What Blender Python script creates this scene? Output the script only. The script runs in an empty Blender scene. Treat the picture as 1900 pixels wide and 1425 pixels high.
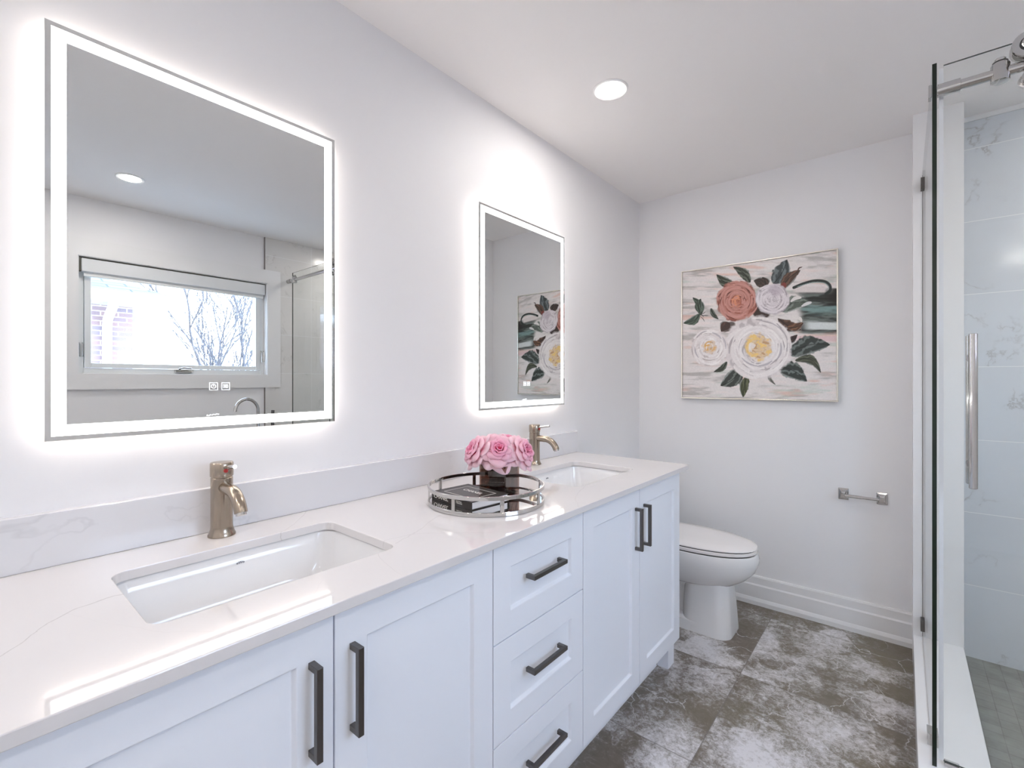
import bpy, bmesh, math, random
import numpy as np
from mathutils import Vector, Matrix
random.seed(7)
S = bpy.context.scene
COL = S.collection
PI = math.pi

# ------------------------------------------------------------------ camera, world, exposure
CAMX, CAMH = 1.345, 1.266
cd = bpy.data.cameras.new('camera'); cam = bpy.data.objects.new('camera', cd); COL.objects.link(cam)
cd.sensor_width = 36.0; cd.lens = 869/1900*36; cd.shift_y = -6.5/1900; cd.clip_start = 0.02; cd.clip_end = 300
cam.location = (CAMX, 0, CAMH); cam.rotation_euler = (PI/2, 0, math.atan((1676-950)/869))
S.camera = cam
W = bpy.data.worlds.new('overcast_sky'); S.world = W; W.use_nodes = True
wn = W.node_tree.nodes; wl = W.node_tree.links
bgn = wn['Background']
tc = wn.new('ShaderNodeTexCoord'); sp = wn.new('ShaderNodeSeparateXYZ'); rp = wn.new('ShaderNodeValToRGB')
wl.new(tc.outputs['Generated'], sp.inputs[0]); wl.new(sp.outputs[2], rp.inputs[0]); wl.new(rp.outputs[0], bgn.inputs['Color'])
rp.color_ramp.elements[0].position = 0.0; rp.color_ramp.elements[0].color = (.66, .80, 1, 1)
rp.color_ramp.elements[1].position = 0.6; rp.color_ramp.elements[1].color = (.52, .70, 1, 1)
SKY = 4.8
bgn.inputs['Strength'].default_value = SKY
LAMP = 74.0       # downlight lens
BAND = 2.8        # mirror front light band
HALO = 1.6        # mirror backlight
S.view_settings.view_transform = 'Standard'; S.view_settings.look = 'None'
S.view_settings.exposure = 1.47; S.view_settings.gamma = 1; S.view_settings.use_curve_mapping = False
S.cycles.max_bounces = 14; S.cycles.diffuse_bounces = 8; S.cycles.glossy_bounces = 8
S.cycles.transmission_bounces = 8; S.cycles.transparent_max_bounces = 24
S.cycles.caustics_reflective = True; S.cycles.sample_clamp_indirect = 6.0

# ------------------------------------------------------------------ materials
def newmat(name):
    m = bpy.data.materials.new(name); m.use_nodes = True
    nt = m.node_tree; return m, nt, nt.nodes, nt.links, nt.nodes['Principled BSDF']
def simple(name, col, rough=.5, metal=0, emit=None, es=0, spec=.5, coat=0, bump=0, bscale=200, trans=0, sss=0):
    m, nt, N, L, b = newmat(name)
    b.inputs['Base Color'].default_value = (*col, 1); b.inputs['Roughness'].default_value = rough
    b.inputs['Metallic'].default_value = metal; b.inputs['Specular IOR Level'].default_value = spec
    b.inputs['Coat Weight'].default_value = coat
    if sss: b.inputs['Subsurface Weight'].default_value = sss; b.inputs['Subsurface Scale'].default_value = .01
    if emit: b.inputs['Emission Color'].default_value = (*emit, 1); b.inputs['Emission Strength'].default_value = es
    if bump:
        t = N.new('ShaderNodeTexCoord'); n = N.new('ShaderNodeTexNoise'); n.inputs['Scale'].default_value = bscale
        u = N.new('ShaderNodeBump'); u.inputs['Strength'].default_value = bump; u.inputs['Distance'].default_value = .002
        L.new(t.outputs['Object'], n.inputs['Vector']); L.new(n.outputs[0], u.inputs['Height']); L.new(u.outputs[0], b.inputs['Normal'])
    return m
def mth(N, L, op, a, b=None, c=None):
    n = N.new('ShaderNodeMath'); n.operation = op
    for i, v in enumerate((a, b, c)):
        if v is None: continue
        if isinstance(v, (int, float)): n.inputs[i].default_value = v
        else: L.new(v, n.inputs[i])
    return n.outputs[0]
def mixc(N, L, fac, a, b, mode='MIX'):
    n = N.new('ShaderNodeMix'); n.data_type = 'RGBA'; n.blend_type = mode
    for i, v in ((0, fac), (6, a), (7, b)):
        if isinstance(v, (int, float)): n.inputs[i].default_value = v
        elif isinstance(v, tuple): n.inputs[i].default_value = (*v, 1)
        else: L.new(v, n.inputs[i])
    return n.outputs[2]
def ramp(N, L, src, stops):
    r = N.new('ShaderNodeValToRGB'); L.new(src, r.inputs[0]); e = r.color_ramp.elements
    while len(e) < len(stops): e.new(.5)
    for k, (p, c) in enumerate(stops):
        e[k].position = p; e[k].color = (*(c if isinstance(c, tuple) else (c, c, c)), 1)
    return r.outputs[0]
def noise(N, L, vec, scale, detail=6, rough=.6, dist=0):
    n = N.new('ShaderNodeTexNoise'); n.inputs['Scale'].default_value = scale; n.inputs['Detail'].default_value = detail
    n.inputs['Roughness'].default_value = rough; n.inputs['Distortion'].default_value = dist
    L.new(vec, n.inputs['Vector']); return n.outputs[0]

M = {}
M['wall'] = simple('wall_paint', (.815, .812, .828), .62, bump=.05, bscale=350)
M['ceiling'] = simple('ceiling_paint', (.88, .86, .855), .75, bump=.05, bscale=350)
M['trimwhite'] = simple('trim_paint', (.80, .80, .81), .3)
M['cab'] = simple('cabinet_lacquer', (.815, .845, .91), .32)
M['cabgap'] = simple('cabinet_interior', (.35, .35, .37), .6)
M['porcelain'] = simple('porcelain', (.80, .80, .81), .06, coat=.4)
M['seatplastic'] = simple('seat_plastic', (.82, .80, .80), .2)
M['foam'] = simple('floral_foam', (.10, .055, .04), .7)
M['rubber_and_gap'] = simple('dark_rubber_and_gap_shadow', (.03, .03, .03), .5)  # rubber parts, and the dark fill standing in for toilet seat gap shade
M['chrome'] = simple('chrome', (.58, .57, .56), .07, 1)
M['nickel'] = simple('brushed_nickel', (.40, .335, .27), .22, 1, bump=.02, bscale=500)
M['aerator'] = simple('aerator_chrome', (.6, .58, .56), .12, 1)
M['gunmetal'] = simple('brushed_gunmetal', (.15, .14, .135), .30, 1, bump=.03, bscale=400)
M['frame_silver'] = simple('champagne_frame', (.72, .69, .62), .25, 1)
M['mirror'] = simple('mirror_silver', (.80, .81, .80), .0, 1)
M['traymirror'] = simple('tray_mirror', (.85, .85, .84), .02, 1)
M['band'] = simple('led_band', (1, 1, 1), .6, emit=(1, .985, .97), es=BAND)
M['halo'] = simple('led_backlight', (1, 1, 1), .6, emit=(1, .90, .80), es=HALO)
M['icon'] = simple('led_icon', (.9, .9, .95), .6, emit=(.85, .92, 1), es=.45)
M['lens'] = simple('downlight_lens', (1, 1, 1), .6, emit=(1, .94, .885), es=LAMP)
M['ringwhite'] = simple('downlight_trim', (.85, .85, .85), .4)
M['book'] = simple('book_cover', (.030, .024, .022), .25)
M['paper'] = simple('book_pages', (.75, .75, .78), .7)
M['lettering'] = simple('white_foil', (.85, .83, .78), .4)
M['logo'] = simple('blue_print', (.05, .06, .12), .4)
M['redmark'] = simple('red_mark', (.4, .02, .02), .3)
M['vinyl'] = simple('window_vinyl', (.78, .80, .80), .35)
M['blind'] = simple('blind_fabric', (.74, .76, .78), .7)
M['darkgap'] = simple('dark_channel_and_gap_shadow', (.08, .075, .06), .6)  # dark strips, some of them standing in for shade around the blind
M['schluter'] = simple('tile_edge_strip', (.32, .29, .28), .35, 1)
M['leaf'] = simple('stem_green', (.08, .16, .05), .5)
M['gutter'] = simple('gutter_white', (.8, .8, .82), .4)
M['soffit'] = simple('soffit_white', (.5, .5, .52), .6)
M['lawn'] = simple('winter_lawn', (.42, .42, .40), .9, bump=.3, bscale=3)
M['bark'] = simple('bare_bark', (.13, .12, .125), .9)

# quartz with a few drawn veins: each vein is x = curve(y)
def quartz():
    m, nt, N, L, b = newmat('veined_quartz')
    t = N.new('ShaderNodeTexCoord'); s = N.new('ShaderNodeSeparateXYZ'); L.new(t.outputs['Object'], s.inputs[0])
    X, Y, Z = s.outputs
    wob = noise(N, L, t.outputs['Object'], 14, 4, .6)
    wob = mth(N, L, 'MULTIPLY', mth(N, L, 'SUBTRACT', wob, .5), .035)
    wid = noise(N, L, t.outputs['Object'], 9, 2)
    tot = None
    veins = [(0.0, .20, [(0, .44), (.3, .375), (.6, .30), (.8, .287), (1, .285)], .0022, .50),
             (.48, .70, [(0, .20), (.3, .14), (.7, .05), (1, -.04)], .0016, .42),
             (.56, .86, [(0, .60), (.15, .45), (.45, .41), (.8, .49), (1, .56)], .0020, .30),
             (.66, .96, [(0, .44), (.3, .41), (.6, .365), (1, .33)], .0030, .22),
             (.12, .45, [(0, .30), (.4, .55), (.7, .58), (1, .50)], .0016, .10),
             (1.2, 1.75, [(0, .60), (.3, .50), (.6, .47), (1, .56)], .0024, .15),
             (1.75, 2.12, [(0, .30), (.4, .08), (1, .20)], .0020, .14)]
    for y0, y1, pts, w, op in veins:
        u = mth(N, L, 'DIVIDE', mth(N, L, 'SUBTRACT', Y, y0), y1-y0)
        fc = N.new('ShaderNodeFloatCurve'); L.new(u, fc.inputs[1]); c = fc.mapping.curves[0]
        while len(c.points) < len(pts): c.points.new(.5, .5)
        for k, (a, v) in enumerate(pts): c.points[k].location = (a, v)
        fc.mapping.use_clip = False; fc.mapping.update()
        d = mth(N, L, 'ABSOLUTE', mth(N, L, 'SUBTRACT', mth(N, L, 'ADD', X, wob), fc.outputs[0]))
        ww = mth(N, L, 'MULTIPLY', wid, w*2.2)
        line = mth(N, L, 'SUBTRACT', 1.0, mth(N, L, 'MINIMUM', mth(N, L, 'DIVIDE', d, ww), 1.0))
        ins = mth(N, L, 'MULTIPLY', mth(N, L, 'GREATER_THAN', u, 0.0), mth(N, L, 'LESS_THAN', u, 1.0))
        line = mth(N, L, 'MULTIPLY', mth(N, L, 'MULTIPLY', line, ins), op)
        tot = line if tot is None else mth(N, L, 'MAXIMUM', tot, line)
    cl = noise(N, L, t.outputs['Object'], 3.0, 3)
    base = mixc(N, L, ramp(N, L, cl, [(.3, 0.0), (.75, 1.0)]), (.74, .715, .715), (.70, .68, .685))
    L.new(mixc(N, L, tot, base, (.36, .33, .33)), b.inputs['Base Color'])
    b.inputs['Roughness'].default_value = .045
    return m
M['quartz'] = quartz()
def quartz_splash():
    m, nt, N, L, b = newmat('veined_quartz_splash')
    t = N.new('ShaderNodeTexCoord')
    n1 = noise(N, L, t.outputs['Object'], 2.2, 5, .55, .8)
    v = mth(N, L, 'ABSOLUTE', mth(N, L, 'SUBTRACT', n1, .5))
    v = ramp(N, L, v, [(0, 1.0), (.012, 0.0)])
    msk = ramp(N, L, noise(N, L, t.outputs['Object'], 3.5, 2), [(.5, 0.0), (.62, 1.0)])
    f = mth(N, L, 'MULTIPLY', mth(N, L, 'MULTIPLY', v, msk), .26)
    L.new(mixc(N, L, f, (.72, .72, .745), (.42, .42, .44)), b.inputs['Base Color'])
    b.inputs['Roughness'].default_value = .12
    return m
M['splash'] = quartz_splash()
M['curb'] = simple('white_quartz_curb', (.82, .82, .83), .15)

# floor: 61 cm slate-look tiles
def floor_mat():
    m, nt, N, L, b = newmat('slate_look_tile')
    T, X0, Y0, G = .61, .805, 2.185, .0032
    t = N.new('ShaderNodeTexCoord'); s = N.new('ShaderNodeSeparateXYZ'); L.new(t.outputs['Object'], s.inputs[0])
    ux = mth(N, L, 'DIVIDE', mth(N, L, 'SUBTRACT', s.outputs[0], X0-6*T), T)
    uy = mth(N, L, 'DIVIDE', mth(N, L, 'SUBTRACT', s.outputs[1], Y0-8*T), T)
    ix = mth(N, L, 'FLOOR', ux); iy = mth(N, L, 'FLOOR', uy)
    cb = N.new('ShaderNodeCombineXYZ'); L.new(ix, cb.inputs[0]); L.new(iy, cb.inputs[1])
    wnz = N.new('ShaderNodeTexWhiteNoise'); L.new(cb.outputs[0], wnz.inputs['Vector'])
    vs = N.new('ShaderNodeVectorMath'); vs.operation = 'SCALE'; vs.inputs['Scale'].default_value = 8.3; L.new(wnz.outputs['Color'], vs.inputs[0])
    va = N.new('ShaderNodeVectorMath'); va.operation = 'ADD'; L.new(t.outputs['Object'], va.inputs[0]); L.new(vs.outputs[0], va.inputs[1])
    v = va.outputs[0]
    dn0 = N.new('ShaderNodeTexNoise'); dn0.inputs['Scale'].default_value = 7; dn0.inputs['Detail'].default_value = 8; L.new(v, dn0.inputs['Vector'])
    dv0 = N.new('ShaderNodeVectorMath'); dv0.operation = 'MULTIPLY_ADD'; L.new(dn0.outputs['Color'], dv0.inputs[0]); dv0.inputs[1].default_value = (.16, .16, .16); L.new(v, dv0.inputs[2])
    vc = N.new('ShaderNodeTexVoronoi'); vc.inputs['Scale'].default_value = 4.5; L.new(dv0.outputs[0], vc.inputs['Vector'])
    sc_ = N.new('ShaderNodeSeparateColor'); L.new(vc.outputs['Color'], sc_.inputs[0])
    big = noise(N, L, v, 2.4, 3, .55, .4)
    med = noise(N, L, v, 16, 12, .8, 1.2)
    fine = noise(N, L, v, 55, 10, .85, .6)
    cloud = mth(N, L, 'ADD', mth(N, L, 'MULTIPLY', big, .60), mth(N, L, 'MULTIPLY', med, .32))
    cloud = mth(N, L, 'ADD', cloud, mth(N, L, 'MULTIPLY', sc_.outputs[0], .085))
    cloud = mth(N, L, 'ADD', cloud, mth(N, L, 'MULTIPLY', mth(N, L, 'SUBTRACT', fine, .5), .50))
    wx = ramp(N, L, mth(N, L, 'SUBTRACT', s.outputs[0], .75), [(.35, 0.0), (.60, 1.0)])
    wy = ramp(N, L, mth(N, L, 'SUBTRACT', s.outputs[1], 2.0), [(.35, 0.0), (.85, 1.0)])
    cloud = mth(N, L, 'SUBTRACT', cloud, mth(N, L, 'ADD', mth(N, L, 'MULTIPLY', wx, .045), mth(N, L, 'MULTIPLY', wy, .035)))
    fac = ramp(N, L, cloud, [(.44, 0.0), (.49, .16), (.535, .55), (.61, 1.0)])
    # thin pale cracks
    dn = N.new('ShaderNodeTexNoise'); dn.inputs['Scale'].default_value = 5; dn.inputs['Detail'].default_value = 5; L.new(v, dn.inputs['Vector'])
    dv = N.new('ShaderNodeVectorMath'); dv.operation = 'MULTIPLY_ADD'; L.new(dn.outputs['Color'], dv.inputs[0]); dv.inputs[1].default_value = (.28, .28, .28); L.new(v, dv.inputs[2])
    vo = N.new('ShaderNodeTexVoronoi'); vo.feature = 'DISTANCE_TO_EDGE'; vo.inputs['Scale'].default_value = 6; L.new(dv.outputs[0], vo.inputs['Vector'])
    crack = ramp(N, L, vo.outputs['Distance'], [(0.0, 1.0), (.016, 0.0)])
    cm = ramp(N, L, noise(N, L, v, 4, 3), [(.44, 0.0), (.56, 1.0)])
    crack = mth(N, L, 'MULTIPLY', mth(N, L, 'MULTIPLY', crack, cm), .9)
    fac = mth(N, L, 'MAXIMUM', fac, crack)
    tint = ramp(N, L, noise(N, L, t.outputs['Object'], 1.2, 2), [(.35, 0.0), (.62, 1.0)])
    dark = mixc(N, L, tint, (.115, .086, .072), (.150, .132, .078))
    dark = mixc(N, L, ramp(N, L, med, [(.3, 0.0), (.7, 1.0)]), dark, (.21, .18, .15))
    col = mixc(N, L, fac, dark, (.70, .685, .70))
    gx = mth(N, L, 'PINGPONG', mth(N, L, 'FRACT', ux), .5); gy = mth(N, L, 'PINGPONG', mth(N, L, 'FRACT', uy), .5)
    g = mth(N, L, 'LESS_THAN', mth(N, L, 'MINIMUM', gx, gy), G/2/T)
    L.new(mixc(N, L, mth(N, L, 'MULTIPLY', g, .8), col, (.17, .15, .14)), b.inputs['Base Color'])
    b.inputs['Roughness'].default_value = .38
    bp = N.new('ShaderNodeBump'); bp.inputs['Strength'].default_value = .25; bp.inputs['Distance'].default_value = .003
    L.new(mth(N, L, 'SUBTRACT', med, g), bp.inputs['Height']); L.new(bp.outputs[0], b.inputs['Normal'])
    return m
M['floor'] = floor_mat()

def marble_tile(name, ha, base=(.68, .71, .75)):
    """large marble wall tiles; ha = axis index running along the wall"""
    m, nt, N, L, b = newmat(name)
    t = N.new('ShaderNodeTexCoord'); s = N.new('ShaderNodeSeparateXYZ'); L.new(t.outputs['Object'], s.inputs[0])
    TH, TW = .3235, .64
    uz = mth(N, L, 'DIVIDE', mth(N, L, 'SUBTRACT', s.outputs[2], .032-TH), TH)
    row = mth(N, L, 'FLOOR', uz)
    uh = mth(N, L, 'DIVIDE', mth(N, L, 'ADD', s.outputs[ha], .52), TW)
    cb = N.new('ShaderNodeCombineXYZ'); L.new(row, cb.inputs[0]); L.new(mth(N, L, 'FLOOR', uh), cb.inputs[1])
    wz = N.new('ShaderNodeTexWhiteNoise'); L.new(cb.outputs[0], wz.inputs['Vector'])
    vs = N.new('ShaderNodeVectorMath'); vs.operation = 'SCALE'; vs.inputs['Scale'].default_value = 7; L.new(wz.outputs['Color'], vs.inputs[0])
    va = N.new('ShaderNodeVectorMath'); va.operation = 'ADD'; L.new(t.outputs['Object'], va.inputs[0]); L.new(vs.outputs[0], va.inputs[1])
    mp = N.new('ShaderNodeMapping'); mp.inputs['Rotation'].default_value = (.5, .5, .5); L.new(va.outputs[0], mp.inputs[0])
    n1 = noise(N, L, mp.outputs[0], 2.4, 7, .62, .5)
    vv = ramp(N, L, mth(N, L, 'ABSOLUTE', mth(N, L, 'SUBTRACT', n1, .5)), [(0, 1.0), (.010, 0.15), (.03, 0.0)])
    mk = ramp(N, L, noise(N, L, mp.outputs[0], 6, 3), [(.48, 0.0), (.64, 1.0)])
    f = mth(N, L, 'MULTIPLY', mth(N, L, 'MULTIPLY', vv, mk), .6)
    cl = ramp(N, L, noise(N, L, mp.outputs[0], 1.6, 4), [(.35, 0.0), (.7, 1.0)])
    bs = mixc(N, L, mth(N, L, 'MULTIPLY', cl, .5), base, tuple(c*.86 for c in base))
    col = mixc(N, L, f, bs, (.30, .28, .27))
    g = mth(N, L, 'MINIMUM', mth(N, L, 'MULTIPLY', mth(N, L, 'PINGPONG', mth(N, L, 'FRACT', uz), .5), TH),
            mth(N, L, 'MULTIPLY', mth(N, L, 'PINGPONG', mth(N, L, 'FRACT', uh), .5), TW))
    g = mth(N, L, 'LESS_THAN', g, .0014)
    L.new(mixc(N, L, g, col, (.85, .86, .87)), b.inputs['Base Color']); b.inputs['Roughness'].default_value = .12
    return m
M['tile_x'] = marble_tile('marble_tile_back', 0)
M['tile_y'] = marble_tile('marble_tile_side', 1, (.74, .73, .72))
def mosaic():
    m, nt, N, L, b = newmat('shower_mosaic')
    t = N.new('ShaderNodeTexCoord')
    br = N.new('ShaderNodeTexBrick'); br.offset = 0; br.inputs['Scale'].default_value = 1
    br.inputs['Brick Width'].default_value = .052; br.inputs['Row Height'].default_value = .052; br.inputs['Mortar Size'].default_value = .0015
    br.inputs['Color1'].default_value = (.27, .27, .25, 1); br.inputs['Color2'].default_value = (.22, .225, .20, 1); br.inputs['Mortar'].default_value = (.17, .165, .15, 1)
    L.new(t.outputs['Object'], br.inputs['Vector'])
    n = noise(N, L, t.outputs['Object'], 14, 6)
    L.new(mixc(N, L, ramp(N, L, n, [(.35, 0.0), (.75, .5)]), br.outputs[0], (.42, .43, .40)), b.inputs['Base Color'])
    b.inputs['Roughness'].default_value = .4
    return m
M['mosaic'] = mosaic()
def brick():
    m, nt, N, L, b = newmat('red_brick')
    t = N.new('ShaderNodeTexCoord'); s = N.new('ShaderNodeSeparateXYZ'); L.new(t.outputs['Object'], s.inputs[0])
    c = N.new('ShaderNodeCombineXYZ'); L.new(mth(N, L, 'ADD', s.outputs[1], s.outputs[0]), c.inputs[0]); L.new(s.outputs[2], c.inputs[1])
    br = N.new('ShaderNodeTexBrick'); br.inputs['Scale'].default_value = 1
    br.inputs['Brick Width'].default_value = .21; br.inputs['Row Height'].default_value = .075; br.inputs['Mortar Size'].default_value = .008
    br.inputs['Color1'].default_value = (.27, .17, .155, 1); br.inputs['Color2'].default_value = (.20, .16, .18, 1); br.inputs['Mortar'].default_value = (.48, .43, .42, 1)
    L.new(c.outputs[0], br.inputs['Vector']); L.new(br.outputs[0], b.inputs['Base Color']); b.inputs['Roughness'].default_value = .9
    return m
M['brick'] = brick()
def shingle():
    m, nt, N, L, b = newmat('roof_shingle')
    t = N.new('ShaderNodeTexCoord')
    br = N.new('ShaderNodeTexBrick'); br.inputs['Scale'].default_value = 1
    br.inputs['Brick Width'].default_value = .5; br.inputs['Row Height'].default_value = .2; br.inputs['Mortar Size'].default_value = .012
    br.inputs['Color1'].default_value = (.15, .145, .14, 1); br.inputs['Color2'].default_value = (.12, .115, .115, 1); br.inputs['Mortar'].default_value = (.05, .05, .05, 1)
    mp = N.new('ShaderNodeMapping'); mp.inputs['Rotation'].default_value = (0, 0, PI/2); L.new(t.outputs['Object'], mp.inputs[0])
    L.new(mp.outputs[0], br.inputs['Vector']); L.new(br.outputs[0], b.inputs['Base Color']); b.inputs['Roughness'].default_value = .9
    return m
M['shingle'] = shingle()
def glass(name, tint, refl=1.0):
    m, nt, N, L, b = newmat(name); N.remove(b)
    tr = N.new('ShaderNodeBsdfTransparent'); tr.inputs[0].default_value = (*tint, 1)
    gl = N.new('ShaderNodeBsdfGlossy'); gl.inputs['Roughness'].default_value = 0
    fr = N.new('ShaderNodeFresnel'); fr.inputs[0].default_value = 1.5
    ge = N.new('ShaderNodeNewGeometry')
    f = mth(N, L, 'MULTIPLY', mth(N, L, 'MULTIPLY', fr.outputs[0], refl), mth(N, L, 'SUBTRACT', 1.0, ge.outputs['Backfacing']))
    mx = N.new('ShaderNodeMixShader'); L.new(f, mx.inputs[0]); L.new(tr.outputs[0], mx.inputs[1]); L.new(gl.outputs[0], mx.inputs[2])
    L.new(mx.outputs[0], N['Material Output'].inputs[0]); return m
M['glass'] = glass('clear_shower_glass', (.985, .995, .99))
M['pane'] = glass('window_pane_glass', (.97, .98, .98))
M['smoke'] = glass('smoked_glass', (.52, .38, .32), 2.2)
M['glassedge'] = simple('glass_edge_green', (.006, .016, .009), .15)
M['seal'] = simple('clear_seal', (.72, .75, .78), .3)
def vcol(name, rough, sss=0):
    m, nt, N, L, b = newmat(name); a = N.new('ShaderNodeAttribute'); a.attribute_name = 'Col'
    L.new(a.outputs['Color'], b.inputs['Base Color']); b.inputs['Roughness'].default_value = rough
    if sss:
        b.inputs['Subsurface Weight'].default_value = sss; b.inputs['Subsurface Scale'].default_value = .012
        b.inputs['Subsurface Radius'].default_value = (1, .4, .5)
    return m
M['canvas'] = vcol('painted_canvas', .55)
M['petal'] = vcol('rose_petal', .6, .25)

# ------------------------------------------------------------------ mesh helpers
def link(name, bm, mat, parent=None, loc=None, smooth=False, bev=0, seg=2, mats=None):
    bmesh.ops.recalc_face_normals(bm, faces=bm.faces[:])
    me = bpy.data.meshes.new(name); bm.to_mesh(me); bm.free()
    for mm in (mats or [mat]): me.materials.append(M[mm])
    if smooth:
        me.shade_smooth()
        me.set_sharp_from_angle(angle=math.radians(35))
    o = bpy.data.objects.new(name, me); COL.objects.link(o)
    if loc: o.location = loc
    if parent: o.parent = parent
    if bev:
        md = o.modifiers.new('bevel', 'BEVEL'); md.width = bev; md.segments = seg; md.limit_method = 'ANGLE'; md.angle_limit = math.radians(40)
        md.harden_normals = False
    return o
def box(bm, x0, x1, y0, y1, z0, z1, mi=0):
    v = [bm.verts.new((x, y, z)) for z in (z0, z1) for y in (y0, y1) for x in (x0, x1)]
    fs = []
    for q in ((0, 2, 3, 1), (4, 5, 7, 6), (0, 1, 5, 4), (2, 6, 7, 3), (0, 4, 6, 2), (1, 3, 7, 5)):
        f = bm.faces.new([v[i] for i in q]); f.material_index = mi; fs.append(f)
    return fs
def obox(name, b, mat, parent=None, bev=0, **k):
    bm = bmesh.new()
    for q in (b if isinstance(b[0], (tuple, list)) else [b]): box(bm, *q)
    return link(name, bm, mat, parent, bev=bev, **k)
def basis(d):
    d = Vector(d).normalized(); up = Vector((0, 0, 1)) if abs(d.z) < .95 else Vector((1, 0, 0))
    a = d.cross(up).normalized(); return a, d.cross(a).normalized()
def tube(bm, pts, r, n=16, caps=True):
    pts = [Vector(p) for p in pts]; rs = r if isinstance(r, (list, tuple)) else [r]*len(pts)
    rings = []; pa = None
    for i, p in enumerate(pts):
        d = (pts[min(i+1, len(pts)-1)]-pts[max(i-1, 0)]).normalized()
        if pa is None: a, b2 = basis(d)
        else:
            a = (pa-d*pa.dot(d)).normalized(); b2 = d.cross(a)
        pa = a
        rings.append([bm.verts.new(p+a*math.cos(t)*rs[i]+b2*math.sin(t)*rs[i]) for t in [2*PI*k/n for k in range(n)]])
    for A, B in zip(rings, rings[1:]):
        for k in range(n): bm.faces.new((A[k], A[(k+1) % n], B[(k+1) % n], B[k]))
    if caps: bm.faces.new(rings[0][::-1]); bm.faces.new(rings[-1])
def lathe(bm, prof, c=(0, 0, 0), axis='Z', n=32, caps=True):
    rings = []
    for r, h in prof:
        ring = []
        for k in range(n):
            t = 2*PI*k/n; p = (r*math.cos(t), r*math.sin(t), h)
            if axis == 'X': p = (p[2], p[0], p[1])
            if axis == 'Y': p = (p[0], p[2], p[1])
            ring.append(bm.verts.new((c[0]+p[0], c[1]+p[1], c[2]+p[2])))
        rings.append(ring)
    for A, B in zip(rings, rings[1:]):
        for k in range(n): bm.faces.new((A[k], A[(k+1) % n], B[(k+1) % n], B[k]))
    if caps: bm.faces.new(rings[0][::-1]); bm.faces.new(rings[-1])
def loft(bm, rings, cap0=True, cap1=True):
    R = [[bm.verts.new(p) for p in ring] for ring in rings]; n = len(R[0])
    for A, B in zip(R, R[1:]):
        for k in range(n): bm.faces.new((A[k], A[(k+1) % n], B[(k+1) % n], B[k]))
    if cap0: bm.faces.new(R[0][::-1])
    if cap1: bm.faces.new(R[-1])
    return R
def rrect(cx, cy, hx, hy, r, z, n=6):
    out = []
    for sx, sy, a0 in ((1, 1, 0), (-1, 1, PI/2), (-1, -1, PI), (1, -1, 1.5*PI)):
        for k in range(n+1):
            a = a0+PI/2*k/n; out.append((cx+sx*(hx-r)+r*math.cos(a), cy+sy*(hy-r)+r*math.sin(a), z))
    return out
def thing(name, label, cat, loc=(0, 0, 0), group=None, rz=0):
    o = bpy.data.objects.new(name, None); COL.objects.link(o); o.location = loc; o.rotation_euler = (0, 0, rz)
    o.empty_display_size = .05; tag(o, label, cat, group); return o
def tag(o, label, cat, group=None):
    o['label'] = label; o['category'] = cat
    if group: o['group'] = group
    return o
def struct(o): o['kind'] = 'structure'; return o
def dup(root, loc, label, group=None, rz=None):
    r = root.copy(); COL.objects.link(r); r.location = loc; r['label'] = label
    if group: r['group'] = group
    if rz is not None: r.rotation_euler = (0, 0, rz)
    for ch in root.children:
        c = ch.copy(); COL.objects.link(c); c.parent = r
        for g in ch.children:
            d = g.copy(); COL.objects.link(d); d.parent = c
    return r
def text_mesh(name, s, size, mat, parent, mw, depth=.0003, align='CENTER', wid=None):
    cu = bpy.data.curves.new(name, 'FONT'); cu.body = s; cu.size = size; cu.align_x = align; cu.align_y = 'CENTER'; cu.extrude = depth
    t = bpy.data.objects.new(name+'_src', cu); COL.objects.link(t)
    bpy.context.view_layer.update()
    dg = bpy.context.evaluated_depsgraph_get(); me = bpy.data.meshes.new_from_object(t.evaluated_get(dg))
    bpy.data.objects.remove(t); bpy.data.curves.remove(cu)
    if wid:
        xs = [v.co.x for v in me.vertices]; k = wid/(max(xs)-min(xs))
        for v in me.vertices: v.co.x *= k
    me.transform(mw); me.materials.clear(); me.materials.append(M[mat])
    o = bpy.data.objects.new(name, me); COL.objects.link(o); o.parent = parent; return o

# ------------------------------------------------------------------ room shell
XW, YB, YF, HC = 2.75, 2.93, -1.25, 2.44      # window wall, back wall, wall behind camera, ceiling
WY0, WY1, WZ0, WZ1 = .514, 1.664, 1.309, 2.062  # window opening
TY = 1.650                                    # where the marble tile starts on the window wall
struct(obox('floor', (0, XW, YF, YB, -.12, 0), 'floor'))
struct(obox('ceiling', (-.12, XW+.16, YF-.12, YB+.12, HC, HC+.12), 'ceiling'))
struct(obox('wall_left', (-.12, 0, YF-.12, YB+.12, -.12, HC), 'wall'))
struct(obox('wall_back', (0, XW, YB, YB+.12, -.12, HC), 'wall'))
struct(obox('wall_front', (0, XW, YF-.12, YF, -.12, HC), 'wall'))
struct(obox('wall_right', [(XW, XW+.16, YF-.12, WY0, -.12, HC), (XW, XW+.16, WY1, YB+.12, -.12, HC),
            (XW, XW+.16, WY0, WY1, -.12, WZ0), (XW, XW+.16, WY0, WY1, WZ1, HC)], 'wall'))
struct(obox('wall_shower_return', (1.378, 1.541, 2.73, YB, 0, HC), 'trimwhite'))
struct(obox('wall_shower_back', (1.541, XW, YB-.02, YB, 0, HC), 'tile_x'))
struct(obox('wall_shower_side', [(XW-.012, XW, WY1, YB-.02, 0, HC), (XW-.012, XW, TY, WY1, 0, WZ0), (XW-.012, XW, TY, WY1, WZ1, HC)], 'tile_y'))
struct(obox('trim_1', [(XW-.014, XW, TY-.006, TY-.0005, 0, WZ0-.10), (XW-.014, XW, TY-.006, TY-.0005, WZ1+.10, HC)], 'schluter'))
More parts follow.
